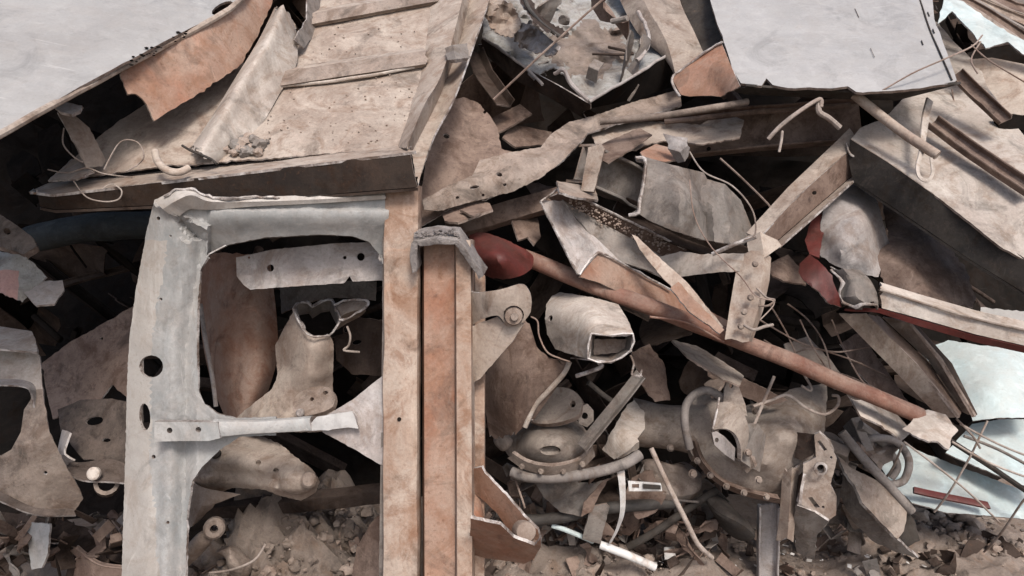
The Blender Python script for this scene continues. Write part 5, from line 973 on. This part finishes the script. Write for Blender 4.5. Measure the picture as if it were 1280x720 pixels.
solo(patch([[(90, 688, 2.2), (104, 700, 2.16), (124, 712, 2.14), (150, 716, 2.12)], [(96, 682, 2.16), (110, 694, 2.12), (128, 704, 2.10), (160, 708, 2.08)], [(90, 740, 2.2), (106, 746, 2.16), (128, 750, 2.14), (160, 750, 2.12)]], t=.005, su=1, amp=.004), 'curved_plate', (BROWN, EDGE), 'brown plate with a curved rim low beside the cab frame post', 'steel plate')
solo(sheet([(0, 640), (60, 646), (110, 660), (160, 690), (160, 706), (110, 690), (60, 670), (0, 662)], [(0, 640, 2.3), (160, 690, 2.2), (60, 670, 2.24)], t=.01, amp=.006), 'dark_rail', (DBROWN, EDGE_T), 'dark rail passing under the boxy fender part', 'rail')
solo(tube([(36, 300, 2.5), (110, 285, 2.45), (200, 280, 2.45)], .045, n=14, smooth=3, amp=.006), 'dark_cylinder', (mat('shade_toned_blue_paint', (.02, .027, .03), (.03, .035, .037), None, dust=.25, dustc=(.1, .1, .1)),), 'dark bluish cylinder in the shadow under the tray', 'cylinder')  # bluish paint darkened further, shade of the hollow put into its colour
# behind the window
t = solo(patch([[(248, 318, 2.25), (250, 400, 2.22), (262, 470, 2.2), (282, 524, 2.2)], [(276, 316, 2.16), (280, 400, 2.13), (290, 470, 2.12), (300, 522, 2.12)], [(310, 318, 2.13), (318, 400, 2.1), (320, 470, 2.1), (312, 518, 2.12)], [(338, 330, 2.18), (346, 400, 2.16), (346, 450, 2.16), (330, 505, 2.18)]], t=.006, su=1, sv=6, amp=.004, asc=5), 'rusty_sheet', (mat('rust_stained_tan', (.20, .13, .10), (.19, .095, .06), (.11, .06, .045), s1=4, spot=.2, dust=.35), EDGE),
     'rust-stained curved panel seen through the frame opening', 'curved panel', sharp=60)
solo(tube([(251, 380, 2.12), (256, 420, 2.1), (264, 462, 2.09), (270, 508, 2.09)], .006), 'edge_strip', (LGREY,), 'thin pale strip along the rust-stained curved panel', 'metal strip')
t = T('broken_casting', 'broken hollow tan casting with a bright jagged mouth, seen through the frame opening', 'broken casting', (370, 520, 2.0))
rim = [(368, 386, 1.98), (372, 380, 2.0), (385, 378, 2.03), (390, 384, 2.04), (402, 377, 2.05), (414, 375, 2.05), (420, 386, 2.02), (426, 396, 1.99), (420, 410, 1.97), (412, 419, 1.95), (392, 421, 1.93), (380, 411, 1.94), (372, 400, 1.96), (368, 386, 1.98)]
build(sheet([(368, 386), (372, 400), (380, 411), (392, 421), (412, 419), (417, 430), (416, 480), (420, 540), (276, 540), (300, 518), (322, 500), (340, 486), (347, 468), (344, 432), (354, 412)], [(368, 386, 1.985), (392, 421, 1.935), (412, 419, 1.955), (416, 480, 2.03), (347, 455, 2.06), (385, 460, 1.95), (300, 518, 2.10), (360, 525, 1.98), (420, 540, 2.05)], t=.01, amp=.005, crump=.022, csc=10, jag=1, res=6), 'casting_body', (TAN, EDGE), t, sharp=40)
build(patch([[(x, y, d + .004) for x, y, d in rim[:8]], [(x * .9 + 39.6, y + 14, d + .05) for x, y, d in rim[:8]]], t=.006, amp=.004, step=.01, jag=0), 'mouth_wall', (MGREY, EDGE), t)
build(sheet([(366, 384), (426, 378), (428, 418), (400, 424), (374, 412)], 2.13, t=.006), 'mouth_depth', (GRIME_SHADE, GRIME_SHADE), t)  # black sheet behind the rim, painted shade for the hollow inside
build(tube([(x, y, d - .004) for x, y, d in rim], .0028, n=6, amp=.003, asc=50, smooth=2), 'bright_rim', (EDGE,), t)
build(patch([[(418, 384, 2.03), (430, 378, 2.03), (446, 375, 2.02), (460, 379, 2.02)], [(424, 398, 1.99), (432, 392, 1.99), (446, 388, 1.98), (456, 388, 1.99)], [(422, 412, 2.04), (434, 404, 2.05), (450, 396, 2.04), (458, 388, 2.03)]], t=.005, su=1, amp=.005), 'side_spout', (TAN, EDGE), t)
build(tube([(418, 382, 2.01), (430, 376, 2.0), (450, 374, 2.0), (461, 380, 1.99), (452, 388, 1.98), (434, 398, 1.97), (424, 400, 1.97)], .003, n=7, amp=.005, asc=50), 'spout_rim', (EDGE,), t)
solo(tube([(434, 408, 1.98), (438, 420, 1.97), (436, 432, 1.97), (430, 438, 1.97), (450, 440, 1.97)], .003), 'dangling_wire', (WIREL,), 'curled bit of metal hanging below the spout of the broken casting', 'wire')
t = T('bolted_bracket', 'small dusty bracket with a bolt and two holes, under the broken casting', 'bracket', (392, 520, 1.95))
build(sheet([(368, 498), (376, 490), (392, 484), (410, 484), (418, 494), (416, 508), (400, 516), (376, 520), (366, 512)], [(368, 498, 1.94), (418, 494, 1.92), (392, 520, 1.90)], t=.015, smooth=3, amp=.004, holes=[(390, 499, 2.6, 2.6, 0), (407, 491, 3.2, 2.6, 0)]), 'bracket_body', (CAST, EDGE_T), t)
build(disc((375, 516, 1.89), .010, .012, (0, 0, 1), bev=.3), 'bolt', (EDGE,), t)
t = T('control_arm', 'tan cast control arm with holes and a blunt worn tip, below the frame crossbar', 'control arm', (310, 625, 1.98))
build(sheet([(226, 596), (246, 578), (275, 556), (298, 545), (330, 546), (352, 556), (370, 572), (390, 586), (400, 602), (394, 616), (376, 626), (352, 620), (330, 612), (290, 610), (262, 620), (228, 626)],
            [(226, 596, 2.12), (298, 545, 2.10), (352, 556, 2.05), (400, 602, 1.98), (376, 626, 1.98), (290, 610, 2.06), (262, 620, 2.1), (300, 578, 1.97), (350, 590, 1.93), (380, 602, 1.91), (250, 598, 2.02)], t=.03, amp=.006, asc=16, crump=.014, csc=16, jag=1.4, res=5,
            relief=lambda x, y: -.012 * math.exp(-((y - 604 - (x - 300) * .12) / 5) ** 2) + .014 * math.exp(-((y - 592 - (x - 300) * .15) / 6) ** 2) * (x < 350), holes=[(323, 578, 3.4, 3, 0), (345, 588, 3.6, 3.2, 0)]), 'arm_body', (TAN, TAN), t, sharp=60)
build(disc((386, 600, 1.91), .020, .02, (.2, .1, 1), bev=.3), 'tip_boss', (CAST,), t)
solo(pipe([(268, 565, 1.99), (272, 570, 2.05)], .014, .005), 'small_ring', (DGREY, DGREY, GRIME_SHADE), 'small dark ring right under the frame crossbar', 'ring')
solo(patch([[(236, 600, 2.05), (256, 610, 2.02), (300, 618, 2.02)], [(236, 624, 2.04), (252, 632, 2.0), (270, 630, 2.02)], [(232, 660, 2.06), (240, 658, 2.03), (250, 650, 2.05)]], t=.005, su=1, amp=.006, asc=12), 'ribbed_flap', (TAN, EDGE), 'ribbed tan flap tucked under the cast control arm', 'metal flap')
t = T('rod_end', 'tan rod end with a rounded eye, poking up beside the grey frame post', 'rod end', (245, 700, 2.0))
build(loft([(222, 706, 2.02), (240, 690, 2.0), (256, 672, 1.98)], [.025, .026, .024], flat=.8, amp=.003), 'shank', (TAN,), t)
build(disc((268, 660, 1.95), .027, .028, (.3, .1, 1), hole=.010, bev=.2), 'eye', (CAST,), t)
solo(loft([(278, 688, 2.05), (292, 700, 2.04), (300, 716, 2.06)], [.02, .026, .022], amp=.016, asc=22), 'round_casting', (CAST,), 'small knobbly casting on the rubble beside the tan rod end', 'casting')
solo(sheet([(418, 400), (440, 396), (478, 400), (478, 470), (440, 468), (420, 450)], 2.2, t=.006, amp=.008, holes=[(446, 428, 6, 3, -10), (432, 412, 3, 4, 0)]), 'dark_holed_plate', (DBROWN, EDGE_T), 'dark brown plate with holes behind the spout of the broken casting', 'steel plate')
solo(sweep([(230, 640, 2.25), (350, 630, 2.2), (482, 616, 2.15)], pf_box(.05, .04, .004), (0, 1, .3), amp=.003), 'dark_bar', (DBROWN, EDGE_T), 'dark level bar behind the tip of the cast control arm', 'metal bar')
solo(sheet([(478, 640), (462, 656), (446, 684), (438, 730), (436, 760), (480, 760)], [(478, 640, 1.95), (438, 730, 2.0), (480, 760, 1.92)], t=.006, amp=.004), 'leaning_plate', (BROWN, EDGE_T), 'brown plate leaning against the foot of the upright frame post', 'steel plate')
solo(sheet([(350, 360), (400, 350), (470, 352), (470, 376), (420, 372), (380, 378), (352, 392)], 2.4, t=.006, amp=.01, crump=.02), 'olive_scrap', (MGREY, EDGE_T), 'dull olive grey scrap behind the frame inner plate', 'scrap')
solo(tube([(262, 716, 1.98), (290, 712, 1.97), (318, 700, 1.96), (332, 680, 1.97)], .003), 'ground_wire', (WIREL,), 'thin curved wire on the rubble inside the frame foot', 'wire')

# ================================================================== RUBBLE AND DIRT
def rubble(seed, n, box, rng_, name, mats, lab, up=0.0, dens=None):
    r = random.Random(seed); g = G()
    for k in range(n):
        x, y = r.uniform(box[0], box[2]), r.uniform(box[1], box[3]); p = on_ground(x, y)
        s = r.uniform(0, 1) ** 3 * (rng_[1] - rng_[0]) + rng_[0]
        g.join(clod((p.x, p.y, p.z + s * .2 + up), s, k + seed * 100, sub=2 if s > .012 else 1, rough=.55, squash=r.uniform(.4, .9)), r.choice(range(len(mats))))
    solo(g, name, mats, lab, 'rubble', None, 'stuff', sharp=45)
def mound(pts, cx, cy, rx, ry, hgt, seed, mats, lab, d):
    g = G(); n = 60; c = P(cx, cy, d); c.z = 0
    for j in range(n):
        for i in range(n):
            u, v = i / (n - 1) * 2 - 1, j / (n - 1) * 2 - 1; p = Vector((c.x + u * rx, c.y + v * ry, 0)); q = max(0, 1 - u * u - v * v)
            g.v.append(Vector((p.x, p.y, -.05 + hgt * q * (1 + .5 * noise.fractal(p * 6 + Vector((seed, 0, 0)), .8, 2, 5)) + .012 * noise.fractal(p * 30, .8, 2, 3))))
    for j in range(n - 1):
        for i in range(n - 1): g.f.append([j * n + i, j * n + i + 1, (j + 1) * n + i + 1, (j + 1) * n + i]); g.m.append(0)
    r = random.Random(seed)
    for k in range(pts):
        u, v = r.gauss(0, .4), r.gauss(0, .4)
        q = max(0, 1 - u * u - v * v)
        if q <= 0: continue
        s = .003 + .02 * r.random() ** 4
        g.join(clod((c.x + u * rx, c.y + v * ry, -.045 + hgt * q), s, k + seed, sub=1 if s < .015 else 2, rough=.6), r.choice((0, 1, 1, 2)))
    solo(g, 'dirt_mound', mats, lab, 'dirt', None, 'stuff', sharp=50)
mound(700, 360, 690, .42, .5, .34, 5, (DIRT, CAST, SAND), 'mound of loose dirt and gravel behind the frame opening', 2.3)
mound(260, 760, 720, .75, .35, .11, 9, (DIRT, CAST, SAND), 'low bank of dirt with crumbs under the axle', 2.42)
mound(200, 1180, 690, .5, .35, .10, 14, (DIRT, CAST, SAND), 'low bank of dirt below the pale blue car panels', 2.5)
rubble(3, 1200, (560, 655, 1300, 760), (.002, .014), 'gravel', (DIRT, CAST, SAND, MGREY), 'gravel and crumbs scattered over the dirt')
rubble(6, 120, (1120, 640, 1240, 690), (.006, .034), 'crumbled_waste', (CAST, TAN2, PALE, MGREY), 'crumbled pinkish waste beside the lowest car panel', up=.03)
for sd, bx, n_ in ((51, [(560, 640, 1290, 720, 2.3, 2.62)], 55), (52, [(235, 640, 480, 720, 2.05, 2.5)], 50), (53, [(0, 640, 160, 720, 2.1, 2.5)], 40), (54, [(600, 590, 900, 660, 2.3, 2.5)], 60)):
    solo(junk(sd, bx, n_ * 2, (.004, .022), {51: .05, 52: .2, 53: .3, 54: .2}[sd]), 'metal_litter', (BROWN, DBROWN, DBROWN, MGREY), {51: 'small metal bits littering the dirt in front of the heap', 52: 'small metal bits on the rubble behind the frame opening', 53: 'small metal bits below the boxy fender', 54: 'small metal bits under the hub casting and axle'}[sd], 'litter', None, 'stuff')
solo(junk(61, [(640, 590, 900, 650, 2.25, 2.45), (740, 560, 860, 620, 2.3, 2.45), (1030, 540, 1100, 680, 2.35, 2.5)], 60, (.015, .06)), 'crushed_bits', (MGREY, CAST, DBROWN, BROWN), 'broken brackets and castings packed under the axle and hub', 'scrap', None, 'stuff')
r = random.Random(90); g = G()
for k in range(110):
    x, y = r.uniform(680, 1240), r.uniform(668, 722); p = on_ground(x, y); s = r.uniform(.002, .008); p.z += .035
    a = r.uniform(0, 3.1); u = Vector((math.cos(a), math.sin(a), r.uniform(-.3, .3))) * s; v = Vector((-math.sin(a), math.cos(a), r.uniform(.0, .6))) * s * r.uniform(.4, 1)
    g.join(patch([[p - u - v, p + u - v], [p - u + v, p + u + v]], space='w', t=.001, amp=.001, step=.006, jag=.001), 0)
solo(g, 'paper_bits', (WPIPE, WPIPE), 'small white flakes of paper and plastic strewn on the dirt', 'litter', None, 'stuff')
solo(sheet([(830, 684), (843, 683), (845, 697), (831, 699)], [(830, 684, 2.42), (843, 683, 2.43), (838, 699, 2.37)], t=.003, jag=.3), 'white_card', (WPIPE, WPIPE), 'small square white card lying on the dirt beyond the white tube', 'card')
